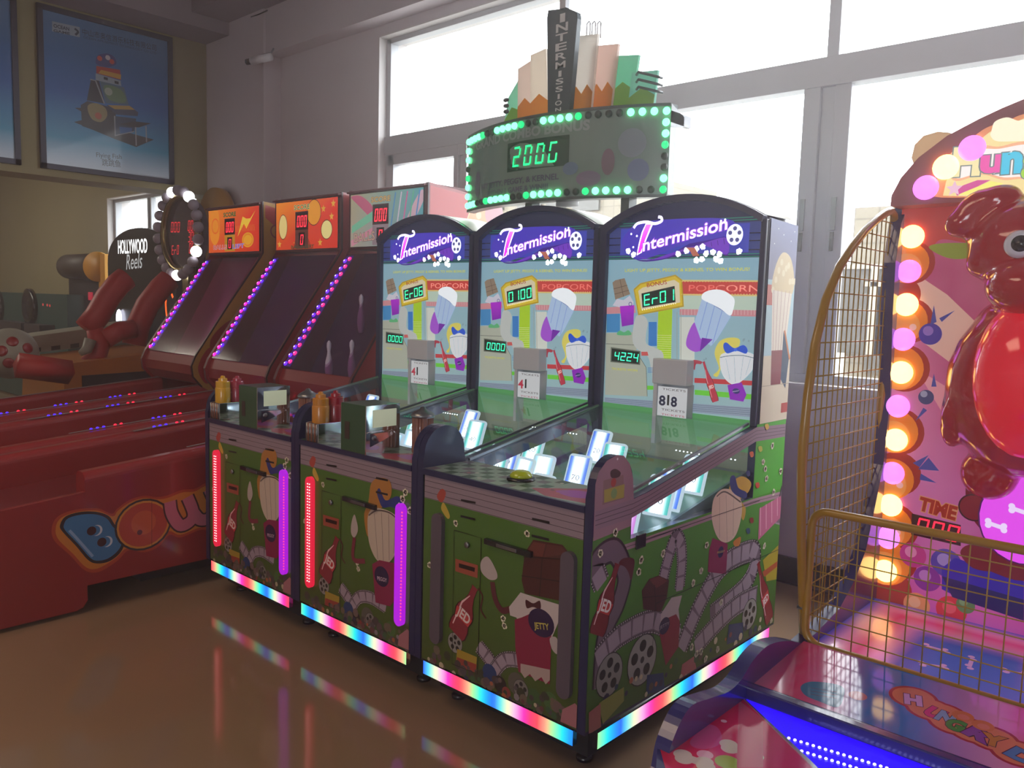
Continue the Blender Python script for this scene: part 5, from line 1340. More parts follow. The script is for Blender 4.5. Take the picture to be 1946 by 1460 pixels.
# orange cloud edge behind the lamps
A.smooth([(1690, 380), (1850, 380), (1946, 420), (1946, 470), (1840, 462), (1790, 455), (1765, 470), (1700, 470)], '#c84a48')
for (x, y, r) in ((1740, 500, .075), (1735, 610, .080), (1722, 560, .06), (1725, 700, .085), (1715, 820, .085), (1712, 900, .08), (1705, 1000, .085), (1700, 1060, .09), (1690, 1120, .09)):
    A.disc((x-6, y), r, '#a83020')
for (x, y, r) in ((1732, 500, .070), (1727, 610, .074), (1717, 700, .079), (1707, 820, .079), (1702, 910, .074), (1697, 1000, .079), (1690, 1070, .083)):
    A.disc((x-6, y), r, '#f08c28'); A.disc((x-10, y+10), r*.75, '#f8a850'); A.disc((x+8, y+12), .012, '#f8d0b8')
A.smooth([(1765, 470), (1800, 462), (1880, 466), (1840, 490), (1800, 490)], '#90a838')
for (x, y, r, c, c2) in ((1768, 635, .038, '#4a38a8', '#9878d0'), (1760, 755, .026, '#40487c', '#a0a8c8'), (1735, 1055, .045, '#c83c90', '#e890c0'), (1798, 1070, .05, '#5a44b0', '#a890d8'),
                          (1762, 1100, .045, '#8a30a0', '#c080d0'), (1742, 1150, .045, '#e89868', '#f0b890'), (1808, 1160, .05, '#d83848', '#e86070'), (1835, 1150, .03, '#608858', '#80a878')):
    A.disc((x, y), r, c); A.disc((x-4, y-6), r*.45, c2)
A.poly([(1790, 1080), (1815, 1060), (1946, 1105), (1946, 1175), (1820, 1135), (1790, 1120)], '#3828b8'); A.poly([(1790, 1095), (1946, 1140), (1946, 1180), (1810, 1135)], '#242068')
for q in (((1775, 580), (1768, 618), (1780, 612)), ((1815, 590), (1785, 605), (1790, 612)), ((1740, 800), (1755, 775), (1762, 780)), ((1775, 710), (1770, 735), (1780, 735)),
          ((1735, 880), (1765, 865), (1748, 888)), ((1765, 870), (1785, 895), (1745, 892)), ((1750, 900), (1780, 918), (1748, 912))): A.poly(list(q), '#4a50a8')
A.text('TIME', (1746, 968), (1814, 988), .048, '#b0301c', True, off=.05, outline='#e0a070', ow=.05)
A.poly([(1733, 976), (1826, 998), (1826, 1038), (1732, 1016)], '#3c1018')
A.digits('000', (1736, 1012), (1822, 1032), .058, '#ff1c38')
# dog body printed parts, pink drum
A.smooth([(1835, 930), (1850, 880), (1900, 860), (1960, 860), (1990, 1000), (1960, 1100), (1880, 1085), (1850, 1060), (1870, 1020), (1845, 980)], '#7c1c30')
A.disc((1850, 965), .045, '#8a1c30'); A.ring((1850, 965), .045, .005, '#3a0c1c'); A.smooth([(1825, 1050), (1850, 1035), (1910, 1060), (1900, 1085), (1850, 1080)], '#7c1828')
A.disc((1945, 990), .135, '#5c1470', True, ry=.15); A.disc((1945, 990), .13, '#e048e8', True, 'lit', ry=.145)
for (x, y) in ((1893, 1000), (1938, 972)):
    A.line([(x-14, y-6), (x+14, y+4)], .014, '#e8d0f8', True, 'lit'); 
    for s_ in (-1, 1): A.disc((x+s_*15, y-1+s_*5-4), .010, '#e8d0f8', True, 'lit'); A.disc((x+s_*15, y-1+s_*5+4), .010, '#e8d0f8', True, 'lit')
b.build('backboard', g)
# lamps
lamps = [((1734, 450), 'w'), ((1728, 516), 'p'), ((1723, 579), 'w'), ((1717, 645), 'p'), ((1713, 708), 'w'), ((1707, 772), 'p'), ((1703, 836), 'w'), ((1697, 899), 'p'), ((1693, 960), 'w'), ((1688, 1022), 'p'), ((1683, 1085), 'w')]
def lamp(p, kind, yy):
    c = hy(p[0], p[1], yy); q = MB()
    q.lathe([(.040, -.006), (.041, .002), (.036, .014), (.024, .022), (.010, .026), (.001, .027)], (c.x, yy-.004, c.z), 24, 'lamp_amber' if kind == 'w' else 'lamp_violet', axis=(0, -1, 0)); q.build('lamp', g)
pm('lamp_amber', '#ffd080', 0.4, emit='#ffc870', es=4.5); pm('lamp_violet', '#e070ff', 0.4, emit='#dc80fc', es=1.5)
for p, k in lamps: lamp(p, k, BY)
def lamp_r(p, kind, yy):   # the matching lamp on the right-hand edge
    c = hy(p[0], p[1], yy); q = MB()
    q.lathe([(.040, -.006), (.041, .002), (.036, .014), (.024, .022), (.010, .026), (.001, .027)], (XC+XR2-c.x, yy-.004, c.z), 24, 'lamp_amber' if kind == 'w' else 'lamp_violet', axis=(0, -1, 0)); q.build('lamp', g)
for p, k in lamps: lamp_r(p, k, BY)
# arched header sign
SY = 3.02
hd = [hy(x, y, SY) for x, y in ((1692, 392), (1694, 372), (1712, 338), (1745, 300), (1800, 258), (1860, 226), (1905, 205), (1960, 182))]
prof = [(p.x, p.z) for p in hd]; cxm = (XC+XR2)/2
prof2 = prof+[(2*cxm-x, z) for x, z in prof[::-1]]
b = MB(mat='header_dark'); pm('header_dark', '#b47078', 0.3, coat=0.3)
b.prism(prof2, 'y', SY, BY+.05, 'header_dark')
A = Art(b, (0, SY, 0), (1, 0, 0), (0, 0, 1), lambda x, y: hy(x, y, SY), (1640, 180, 4.866), 'backlit')
s = A
s.smooth([(640, 940), (700, 760), (760, 640), (900, 500), (1060, 360), (1180, 290), (1330, 250), (1489, 180), (1900, 120), (1900, 940), (1300, 940)], '#f0a070')
s.smooth([(740, 930), (780, 760), (900, 560), (1080, 400), (1250, 330), (1489, 240), (1900, 180), (1900, 930)], ['#f8d890']*60, True, 'lit') if False else s.poly([(740, 935), (770, 800), (860, 640), (1000, 480), (1180, 340), (1330, 290), (1489, 220), (1900, 180), (1900, 960)], '#f8e0a0', True, 'lit')
s.smooth([(1190, 330), (1220, 250), (1330, 210), (1430, 240), (1489, 230), (1800, 200), (1800, 420), (1440, 430), (1240, 430), (1180, 380)], '#fff8d8', True, 'lit')
s.poly([(840, 870), (1060, 790), (1180, 790), (960, 900), (870, 935)], '#e068b0'); s.poly([(880, 925), (1180, 800), (1300, 820), (1100, 930)], '#f8f080', True, 'lit')
P = [s.uv(845, 870)]; c0_ = P[0]; s.poly([(c0_[0]+(.026 if i % 2 == 0 else .012)*sin(2*pi*i/10), c0_[1]+(.026 if i % 2 == 0 else .012)*cos(2*pi*i/10)) for i in range(10)], '#f0c0d8', False, 'lit')
s.smooth([(800, 560), (900, 500), (1130, 470), (1260, 480), (1489, 430), (1900, 420), (1900, 820), (1489, 780), (1300, 790), (1100, 740), (860, 800), (790, 700)], '#f8b890', True, 'lit')
s.smooth([(825, 575), (900, 525), (1120, 500), (1260, 500), (1489, 460), (1900, 440), (1900, 790), (1489, 760), (1300, 765), (1100, 720), (880, 775), (815, 700)], '#fff4f0', True, 'lit')
u0 = s.uv(830, 740)
for i, (ch, xa, xb, y, h, c) in enumerate((('H', 835, 1060, 745, .10, '#f8e8b0'), ('u', 1100, 1275, 715, .085, '#f060b0'), ('n', 1295, 1450, 720, .10, '#50c8e8'), ('g', 1480, 1620, 700, .085, '#a8d850'), ('r', 1650, 1760, 690, .085, '#b070e0'), ('y', 1780, 1900, 690, .085, '#f0a850'))):
    s.text(ch, (xa, y), (xb, y-12), h*.9, c, True, 'lit', off=.05, outline='#7a8888', ow=.03)
b.build('header_sign', g)
for p, k in (((1760, 357), 'p'), ((1798, 318), 'w'), ((1848, 282), 'p')): lamp(p, k, SY)
# paw-shaped lobe beside the header
e = [hy(x, y, 3.08) for x, y in ((1740, 322), (1732, 300), (1738, 275), (1755, 258), (1782, 250), (1805, 252), (1822, 262), (1815, 285), (1780, 310), (1755, 330))]
b = MB(mat='print'); b.prism([(p.x, p.z) for p in e], 'y', 3.08, 3.10, 'fan_print', '#e8c8a8', '#ecd8b8')
b.build('paw_lobe', g)
# ---- the molded red dog: joined volumes remeshed into one skin
bm = MB(mat='dog_red')
DY = BY
def bl(px, py, rx, ry, rz, y, rotdeg=0):
    c = hy(px, py, y); R = Matrix.Rotation(radians(rotdeg), 3, 'Y'); bm.ball((c.x, y, c.z), rx, ry, rz, n=22, rot=R)
bl(1962, 735, .255, .20, .30, DY-.06, 4)            # big belly
bl(1972, 470, .20, .17, .16, DY-.10)                # head
bl(1968, 545, .14, .16, .10, DY-.17)                # muzzle
bl(1885, 385, .09, .07, .05, DY-.12, -20)          # ear
bl(1850, 400, .08, .05, .05, DY-.14, -50)
bl(1825, 425, .05, .045, .045, DY-.15, -40)          # ear tip
bl(1950, 620, .15, .12, .10, DY-.06)                # neck
bl(1825, 770, .055, .07, .15, DY-.08, 8)            # arm
bl(1868, 500, .05, .07, .05, DY-.14)
bl(1812, 780, .03, .08, .07, DY-.10, 12)
bl(1880, 900, .09, .08, .09, DY-.04)
for (zc_, rx_, ry_, rz_, dx_) in ((1.93, .09, .07, .05, .17), (1.86, .05, .05, .075, .25), (1.17, .055, .07, .15, .27)):   # right ear and right flank
    bm.ball((hy(1972, 470, DY-.1).x+dx_, DY-.11, zc_), rx_, ry_, rz_, n=22)
o = bm.build('dog_figure', g)
r = o.modifiers.new('remesh', 'REMESH'); r.mode = 'VOXEL'; r.voxel_size = 0.011; r.use_smooth_shade = True
sm = o.modifiers.new('smooth', 'SMOOTH'); sm.iterations = 8; sm.factor = 0.6
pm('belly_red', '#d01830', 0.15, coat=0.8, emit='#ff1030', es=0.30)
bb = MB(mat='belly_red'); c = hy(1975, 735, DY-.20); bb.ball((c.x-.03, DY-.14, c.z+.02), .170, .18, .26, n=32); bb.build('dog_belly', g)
q = MB(mat='dog_eye'); c = hy(1938, 465, DY-.27)
ey = q.lathe([(.042, 0), (.042, .012), (.030, .022), (.001, .026)], (c.x, DY-.262, c.z), 28, axis=(0, -1, .1)).build('eye', g)
q = MB(mat='black_trim'); q.lathe([(.026, .018), (.024, .026), (.001, .031)], (c.x+.004, DY-.262, c.z), 24, axis=(0, -1, .1)); q.build('pupil', ey)
q = MB(mat='dog_eye'); xr_ = 2*hy(1972, 470, DY-.27).x-hy(1938, 465, DY-.27).x; zr_ = hy(1938, 465, DY-.27).z
ey = q.lathe([(.042, 0), (.042, .012), (.030, .022), (.001, .026)], (xr_, DY-.262, zr_), 28, axis=(0, -1, .1)).build('eye', g)
q = MB(mat='black_trim'); q.lathe([(.026, .018), (.024, .026), (.001, .031)], (xr_+.004, DY-.262, zr_), 24, axis=(0, -1, .1)); q.build('pupil', ey)
# ---- playfield floor
b = MB(); b.box(XC+.03, XR2-.03, 2.44, BY, .40, .44, 'side_blue')
A = Art(b, (XC+.03, 2.44, .44), (1, 0, 0), (0, 1, 0), lambda x, y: hz(x, y, .44), (0, 0, 1), 'backlit_dim', clip=(0, 0, XR2-XC-.06, BY-2.44))
WF = XR2-XC-.06; DF = BY-2.44
pal = [hx6('#3c4cc0'), hx6('#e890b8'), hx6('#e03878'), hx6('#e890b8'), hx6('#3858b8'), hx6('#4a6cc8')]
def pcol(u, v):
    d = min(u, DF-v, WF-u)/.30*5; d = max(0, min(4.99, d+.0)); i = int(d); return mixc(pal[i], pal[min(i+1, 5)], d-i)
NI, NJ = 36, 18
for i in range(NI):
    for j in range(NJ):
        q = [(i, j), (i+1, j), (i+1, j+1), (i, j+1)]
        A.mb.add([A.P(a/NI*WF, c/NJ*DF) for a, c in q], [(0, 1, 2, 3)], 'backlit_dim', [pcol(a/NI*WF, c/NJ*DF) for a, c in q])
A.lay += 3
for (x, y, x2, y2) in ((1762, 1228, 1798, 1238), (1752, 1262, 1795, 1268), (1848, 1252, 1842, 1268), (1725, 1280, 1768, 1295), (1910, 1275, 1950, 1282)):
    A.line([(x, y), (x2, y2)], .012, '#d8a8d8'); 
    for (p, q_) in ((x, y), (x2, y2)): A.disc((p-2, q_-3), .010, '#d8a8d8', n=10); A.disc((p+2, q_+3), .010, '#d8a8d8', n=10)
b.build('playfield', g)
# ---- front deck with printed name
b = MB(); b.prism([(2.10, .425), (2.10, .445), (2.46, .47), (2.46, .42)], 'x', XC+.03, XR2-.03, 'side_blue')
O = Vector((XC+.03, 2.10, .445)); V = Vector((0, .36, .025))
def hp(x, y):
    d = ray(x, y); n = Vector((1, 0, 0)).cross(V); return CAM+d*((O-CAM).dot(n)/d.dot(n))
A = Art(b, O, (1, 0, 0), V, hp, (0, 0, 1), 'gloss_print', clip=(0, 0.02, XR2-XC-.06, .36))
WD = XR2-XC-.06
dp = [hx6('#c07898'), hx6('#c01860'), hx6('#c868a0'), hx6('#1c68b8'), hx6('#1c6cc0'), hx6('#a070b8'), hx6('#c880b0'), hx6('#d01878'), hx6('#2c68c0'), hx6('#c890b0')]
for i in range(30):
    for j in range(6):
        def dc(a, c):
            f = (a/30*WD+.25*c/6*.36)/WD*8.5; f = max(0, min(8.99, f)); k = int(f); return mixc(dp[k], dp[min(k+1, 9)], f-k)
        q = [(i, j), (i+1, j), (i+1, j+1), (i, j+1)]
        A.mb.add([A.P(a/30*WD, .02+c/6*.34) for a, c in q], [(0, 1, 2, 3)], 'gloss_print', [dc(a, c) for a, c in q])
A.lay += 3
A.smooth([(1522, 1305), (1545, 1296), (1600, 1305), (1602, 1330), (1590, 1345), (1560, 1335), (1530, 1322)], '#2c6c98'); A.disc((1630, 1323), .024, '#c06878')
for i in range(3): A.line([(1540, 1308+i*6), (1590, 1316+i*6)], .002, '#5c3050')
dl = [('H', 1722, 1750, 1333, 1338, '#c890d0'), ('U', 1755, 1780, 1352, 1363, '#c83078'), ('N', 1778, 1805, 1362, 1372, '#7890c0'), ('G', 1796, 1826, 1378, 1388, '#3c8040'),
      ('R', 1832, 1868, 1390, 1408, '#7c3c98'), ('Y', 1868, 1902, 1408, 1418, '#b07038'), ('D', 1912, 1955, 1430, 1452, '#3c70b0')]
for pas in range(3):
    for (ch, xa, xb, ya, yb, c) in dl:
        if pas == 0: A.disc(((xa+xb)/2, (ya+yb)/2-9), .062, '#9a2c3c')
        elif pas == 1: A.disc(((xa+xb)/2, (ya+yb)/2-9), .053, '#c87058')
        else: A.text(ch, (xa, ya+4), (xb, yb+4), .052, c, True, off=.07, outline='#3a2040', ow=.03)
for (x, y) in ((1830, 1362), (1868, 1380)):
    A.disc((x, y), .026, '#c06a48'); A.disc((x+1, y+2), .014, '#c87068')
b.build('front_deck', g)
b = MB(mat='side_blue'); b.prism([(2.075, .415), (2.075, .452), (2.105, .452), (2.105, .415)], 'x', XC+.03, XR2-.03, 'side_blue'); b.build('deck_edge', g, bevel=.004)
# ---- blue-lit ball tray and dots of light
b = MB(mat='blue_glow'); b.add([(XC+.03, 2.08, .415), (XR2-.03, 2.08, .415), (XR2-.03, 1.34, .133), (XC+.03, 1.34, .133)], [(0, 1, 2, 3)], 'blue_glow')
b.build('ball_tray', g)
def ht(x, y):
    p0 = Vector((0, 2.08, .417)); v = Vector((0, -.38, -.145)); n = Vector((1, 0, 0)).cross(v); d = ray(x, y); return CAM+d*((p0-CAM).dot(n)/d.dot(n))
for r_, (xa, ya, xb, yb, n) in enumerate(((1499, 1404, 1790, 1493, 26), (1512, 1425, 1800, 1515, 26))):
    for i in range(n):
        p = ht(xa+(xb-xa)*i/(n-1), ya+(yb-ya)*i/(n-1)); q = MB(); q.lathe([(.0045, 0), (.0035, .002), (.001, .003)], p+Vector((0, 0, .001)), 6, 'bright', '#a0a0ff', axis=(0, -.35, .94)); q.build('tray_light', g)
# ---- pink wing panel
def hw(x, y): return hz(x, y, .43)
b = MB(); w0 = [(1398, 1312), (1250, 1410), (1240, 1560), (1700, 1580), (1640, 1545), (1540, 1445)]
pts = [hz(x, y, .42) for x, y in w0]
b.prism([(p.x, p.y) for p in pts], 'z', .36, .42, 'side_blue')
A = Art(b, (0, 0, .42), (1, 0, 0), (0, 1, 0), lambda x, y: hz(x, y, .42), (1240, 1200, 5.616), 'gloss_print')
A.poly([(885, 640), (65, 1200), (200, 1700), (2200, 2000), (1700, 1450)], ['#c81840', '#c81840', '#d02858', '#d03878', '#c02878'], True)
A.smooth([(400, 1180), (480, 1080), (560, 1000), (680, 1020), (740, 1120), (700, 1220), (560, 1260), (440, 1240)], '#c04880')
for (x, y, r) in ((762, 785, .022), (762, 962, .008), (1020, 940, .012), (560, 1320, .02), (320, 1080, .012)): A.disc((x, y), r, '#d8a0b8')
# plain bones and a paw instead of the cartoon
for (x, y, x2, y2, w) in ((820, 1230, 1080, 1310, .030), (330, 1340, 560, 1420, .03)):
    A.line([(x, y), (x2, y2)], w, '#c8b8b0')
    for (p, q_) in ((x, y), (x2, y2)): A.disc((p-8, q_-22), w*.75, '#c8b8b0'); A.disc((p+8, q_+26), w*.75, '#c8b8b0')
A.disc((800, 1400), .03, '#98b048'); 
A.poly([(920, 740), (1180, 940), (1180, 1460), (900, 1460)], '#c05070')
A.line([(885, 640), (1700, 1450)], .004, '#b87090')
b.build('wing_panel', g)
# ---- yellow cage
CF = 2.53
def side_pts(x):
    a = [(CF, .45), (2.50, .60), (2.46, .80), (2.43, 1.0), (2.425, 1.09), (2.44, 1.25), (2.47, 1.40), (2.53, 1.535), (2.62, 1.64), (2.72, 1.712), (2.82, 1.77), (2.92, 1.815), (3.0, 1.845), (3.06, 1.862), (3.10, 1.85), (3.115, 1.81), (3.12, 1.5), (3.115, 1.1), (3.105, .8), (3.09, .56), (3.05, .50), (2.98, .475), (2.8, .462), (2.60, .455)]
    return [(x, y, z) for y, z in a]
for xx in (XC, XR2-.02):
    b = MB(mat='yellow_tube'); b.tube(side_pts(xx), .014, 12, closed=True); sf = b.build('side_frame', g)
    b = MB(mat='wire_yellow')
    def zr(y):
        P = [(p[1], p[2]) for p in side_pts(0)][:15]
        for i in range(len(P)-1):
            if P[i][0] <= y <= P[i+1][0] and i >= 4: return P[i][1]+(P[i+1][1]-P[i][1])*(y-P[i][0])/(P[i+1][0]-P[i][0])
        return 1.0
    y = 2.465
    while y < 3.11: b.tube([(xx, y, .46 if y > 2.53 else .75), (xx, y, zr(y))], .0022, 5); y += .043
    z = .52
    while z < 1.84:
        P = [(p[1], p[2]) for p in side_pts(0)][:15]; yl = 3.1
        for i in range(len(P)-1):
            if P[i][1] <= z <= P[i+1][1]: yl = P[i][0]+(P[i+1][0]-P[i][0])*(z-P[i][1])/(P[i+1][1]-P[i][1]+1e-9); break
        b.tube([(xx, yl, z), (xx, 3.115, z)], .0024, 5); z += .052
    b.build('wire_mesh', sf)
a = hy(1525, 968, 2.50); rr = .05
x0, x1, z0, z1 = -.985, XR2-.035, .452, .882
pth = [(x0, z0+rr)]+[(x0, z1-rr)]+[(x0+rr-rr*cos(t_), z1-rr+rr*sin(t_)) for t_ in [pi*i/12 for i in range(1, 7)]]+[(x1-rr+rr*sin(t_), z1-rr+rr*cos(t_)) for t_ in [pi*i/12 for i in range(0, 7)]]+[(x1, z0+rr)]+[(x1-rr+rr*cos(t_), z0+rr-rr*sin(t_)) for t_ in [pi*i/12 for i in range(1, 7)]]+[(x0+rr-rr*sin(t_), z0+rr-rr*cos(t_)) for t_ in [pi*i/12 for i in range(0, 6)]]
b = MB(mat='yellow_tube'); b.tube([(x, 2.50, z) for x, z in pth], .013, 12, closed=True); ff = b.build('front_frame', g)
b = MB(mat='wire_yellow'); x = x0+.045
while x < x1-.02: b.tube([(x, 2.50, z0), (x, 2.50, z1)], .002, 5); x += .05
z = z0+.045
while z < z1-.02: b.tube([(x0, 2.50, z), (x1, 2.50, z)], .002, 5); z += .048
b.build('wire_mesh', ff)
for z in (.56, .77):
    b = MB(mat='steel'); b.lathe([(.007, 0), (.007, .03)], (XC-.014, 2.50, z), 10, axis=(1, 0, 0)); b.build('bolt', g)
# ================================================================ left background
# posters hanging on the bulkhead
PXP = -8.0
def poster(y0, y1, label, main):
    t = thing('framed_poster', label, 'poster', (PXP+.02, (y0+y1)/2, 2.56), 'blue advertising posters')
    z0, z1 = 2.562, 3.95
    b = MB(mat='poster_frame'); pm('poster_frame', '#26263c', 0.5)
    for q in ((y0, y0+.045, z0, z1), (y1-.045, y1, z0, z1), (y0, y1, z0, z0+.045), (y0, y1, z1-.045, z1)): b.box(PXP+.002, PXP+.04, q[0], q[1], q[2], q[3])
    b.build('frame', t)
    b = MB(); b.box(PXP+.002, PXP+.022, y0+.03, y1-.03, z0+.03, z1-.03, 'print', '#3c6c98')
    A = Art(b, (PXP+.022, 0, 0), (0, 1, 0), (0, 0, 1), lambda x, y: hx(x, y, PXP), (0, 0, 3.892), 'print')
    zz = [z0+.045, 2.85, 3.25, 3.6, z1-.045]; cc = ['#c0ccd8', '#3c90b4', '#1c58a0', '#2c649c', '#5078a4']
    for i in range(4): A.poly([(y0+.045, zz[i]), (y1-.045, zz[i]), (y1-.045, zz[i+1]), (y0+.045, zz[i+1])], [cc[i], cc[i], cc[i+1], cc[i+1]], False)
    if main:
        A.poly([(378, 160), (583, 205), (583, 280), (378, 235)], '#8a98a8', True)
        A.text('OCEAN', (390, 205), (505, 232), .03, '#2c3c50', True, off=.03); A.text('GAME', (390, 238), (510, 262), .022, '#2c3c50', True, off=.03)
        A.curve([(545, 215), (570, 240), (550, 262)], .018, '#2c3c50', True)
        A.text('中山市奥信游乐科技有限公司', (603, 258), (1148, 378), .046, '#142434', True)
        A.text('OCEAN AMUSEMENT TECHNOLOGY CO.,LTD', (610, 286), (1148, 406), .022, '#1c3c58', True)
        # printed picture of a game cabinet with two seats
        A.poly([(540, 905), (600, 890), (1130, 1035), (1000, 1090), (840, 1030)], '#2a2024')
        A.poly([(590, 780), (640, 750), (790, 790), (850, 830), (840, 1020), (600, 935)], '#241c24')
        A.smooth([(640, 790), (700, 765), (770, 800), (785, 860), (740, 905), (670, 880)], '#8a7a4a'); A.disc((720, 860), .03, '#a84c2c')
        A.poly([(635, 745), (665, 590), (725, 600), (770, 770)], '#282430'); A.line([(660, 590), (700, 600), (765, 770)], .012, '#8a8c90')
        A.poly([(730, 600), (910, 650), (945, 780), (775, 765)], '#4a6470'); A.smooth([(760, 640), (830, 640), (900, 680), (920, 760), (800, 740)], '#5c7a58'); A.disc((795, 680), .035, '#98a090')
        A.poly([(700, 545), (885, 600), (890, 640), (700, 595)], '#8a94a0'); A.poly([(760, 570), (790, 578), (790, 598), (760, 590)], '#20242c'); A.poly([(840, 600), (870, 608), (870, 628), (840, 620)], '#20242c')
        A.poly([(705, 490), (880, 520), (888, 595), (705, 545)], '#a83420'); A.poly([(740, 520), (888, 555), (886, 590), (720, 545)], '#c09030')
        A.smooth([(700, 450), (720, 410), (790, 400), (840, 430), (850, 480), (780, 500), (710, 480)], '#3a3c78'); A.disc((730, 435), .022, '#c04840'); A.disc((790, 430), .022, '#b8b0b8'); A.disc((820, 460), .022, '#b84038')
        A.poly([(780, 780), (960, 790), (1015, 835), (1010, 862), (850, 850)], '#242c4c'); A.poly([(790, 780), (950, 785), (990, 815), (840, 810)], '#a8842c')
        A.poly([(840, 860), (1000, 880), (985, 980), (845, 1000)], '#1c2c4c'); A.poly([(875, 940), (970, 950), (965, 985), (880, 990)], '#2c5c98')
        A.line([(840, 860), (845, 1010)], .010, '#98989c'); A.line([(995, 940), (1000, 1080)], .010, '#98989c'); A.line([(1072, 935), (1076, 1055)], .010, '#98989c'); A.line([(845, 1005), (985, 975)], .008, '#98989c')
        A.poly([(870, 920), (990, 900), (1110, 915), (1020, 945), (960, 940)], '#241c24'); A.poly([(545, 800), (600, 800), (640, 825), (600, 830)], '#241c24')
        A.text('Flying Fish', (706, 1163), (893, 1179), .044, '#20282c', True); A.text('跳跳鱼', (748, 1224), (886, 1236), .052, '#20282c', True)
    b.build('printed_sheet', t)
poster(2.575, 3.76, 'framed blue poster titled Flying Fish with a game cabinet pictured on it', True)
poster(1.22, 2.42, 'framed blue poster cut off by the left edge of the photo', False)

pm('orange_cab', '#b06a10', 0.4); pm('arm_red', '#a81810', 0.5, bump=0.15, nscale=30); pm('dark_panel', '#262024', 0.5); pm('teal_panel', '#22403c', 0.5); pm('off_white', '#8f8c7c', 0.5)
pm('brown_dark', '#3c3024', 0.5); pm('gold', '#8a7a50', 0.25, 0.8); pm('sign_yellow', '#c88c10', 0.5)
# orange hammer game with two red padded arms
XO = -7.45
t = thing('hammer_game', 'orange game cabinet with two big red padded arms left of the bowling lanes', 'arcade game', (-8.0, 2.9, 0))
b = MB(mat='orange_cab'); b.prism([(2.50, .02), (3.60, .02), (3.60, .98), (3.1, .93), (2.55, .88)], 'x', -8.5, XO, 'orange_cab'); b.build('cabinet', t, bevel=.01)
b = MB(mat='dark_panel'); a = hx(155, 748, XO); b.prism([(2.68, .60), (3.55, .66), (3.55, .80), (2.68, .775)], 'x', XO-.01, XO+.006); b.build('dark_opening', t)
b = MB(mat='off_white'); b.prism([(2.40, .885), (3.6, 1.0), (3.6, 1.20), (2.40, 1.03)], 'x', -8.9, -8.5); 
A = Art(b, (-8.5, 0, 0), (0, 1, 0), (0, 0, 1))
for i in range(7): A.poly([(2.45+i*.17, .895+i*.016), (2.53+i*.17, .903+i*.016), (2.53+i*.17, .94+i*.018), (2.45+i*.17, .93+i*.018)], '#141210', False)
b.build('checker_board', t)
def arm(px):
    q = [hx(x, y, XO-.25) for x, y in px]; m_ = MB(mat='arm_red'); m_.tube(q, .105, 18, 'arm_red'); return m_
ar = arm([(165, 625), (185, 600), (205, 565), (225, 540), (240, 528)]).build('padded_arm', t)
ar = arm([(255, 655), (262, 620), (280, 580), (305, 548), (322, 532)]).build('padded_arm', t)
b = MB(mat='arm_red'); q = [hx(x, y, XO-.2) for x, y in ((180, 625), (190, 655), (185, 678), (160, 690))]; b.tube(q, [.07, .09, .08, .05], 16); b.build('hammer_head', t)
b = MB(mat='off_white'); q = [hx(x, y, XO-.1) for x, y in ((172, 645), (165, 665), (152, 672))]; b.tube(q, [.05, .045, .025], 12); b.build('white_tip', t)
b = MB(mat='arm_red'); q = [hx(x, y, XO-.15) for x, y in ((200, 645), (225, 630), (255, 625))]; b.tube(q, .085, 16); b.build('padded_arm', t)
# red padded block at its front corner
# spotted white ball game at the far left edge
t = thing('ball_game', 'white dome with red spots and a dark red padded block at the left edge', 'arcade game', (-7.6, 1.95, 0))
c = hx(20, 672, -7.6); b = MB(mat='off_white'); b.ball((c.x, c.y, c.z), .21, n=28)
b.build('spotted_dome', t)
for (x, y) in ((24, 648), (52, 662), (17, 690), (2, 667)):
    p = hx(x, y, -7.42); d = (p-c).normalized(); q = MB(mat='bowl_red'); q.lathe([(.045, .203), (.042, .212), (.02, .216), (.001, .217)], c, 16, axis=d); q.build('spot', t)
b = MB(mat='arm_red'); b.tube([hx(32, 694, -7.1), hx(134, 708, -7.1)], .098, 4, 'arm_red'); b.build('padded_block', t)
b = MB(mat='teal_panel'); b.box(-8.1, -7.5, 1.5, 2.0, .02, .80); b.build('cabinet', t, bevel=.01)
# teal console with two speakers
t = thing('speaker_console', 'dark teal console with two round black speakers at the far left', 'arcade game', (-12.0, 3.8, 0))
b = MB(mat='teal_panel'); TY = 3.75; a0 = hy(-60, 553, TY); a1 = hy(127, 560, TY)
b.box(a0.x, a1.x, TY, TY+.2, 0.02, a1.z, 'teal_panel'); b.build('panel', t)
for x, r in ((60, .24), (-2, .24)):
    p = hy(x, 583, TY); q = MB(mat='black_trim'); q.lathe([(r, 0), (r, .05), (r*.8, .06), (r*.7, .03), (r*.3, .02), (.01, .04)], (p.x, TY, p.z), 26, axis=(0, -1, 0)); q.build('speaker', t)
for x, y in ((82, 579), (90, 580), (95, 581), (63, 578)):
    p = hy(x, y, TY); q = MB(); q.lathe([(.018, 0), (.012, .006)], (p.x, TY-.001, p.z), 8, 'lit', '#c02020', axis=(0, -1, 0)); q.build('indicator', t)
for (x0, x1, y0, y1) in ((-10, 45, 608, 640), (50, 80, 615, 637)):
    p, q_ = hy(x0, y0, TY-.15), hy(x1, y1, TY-.15); b = MB(mat='dark_panel'); b.box(p.x, q_.x, TY-.18, TY, q_.z, p.z); b.build('drawer_box', t, bevel=.005)
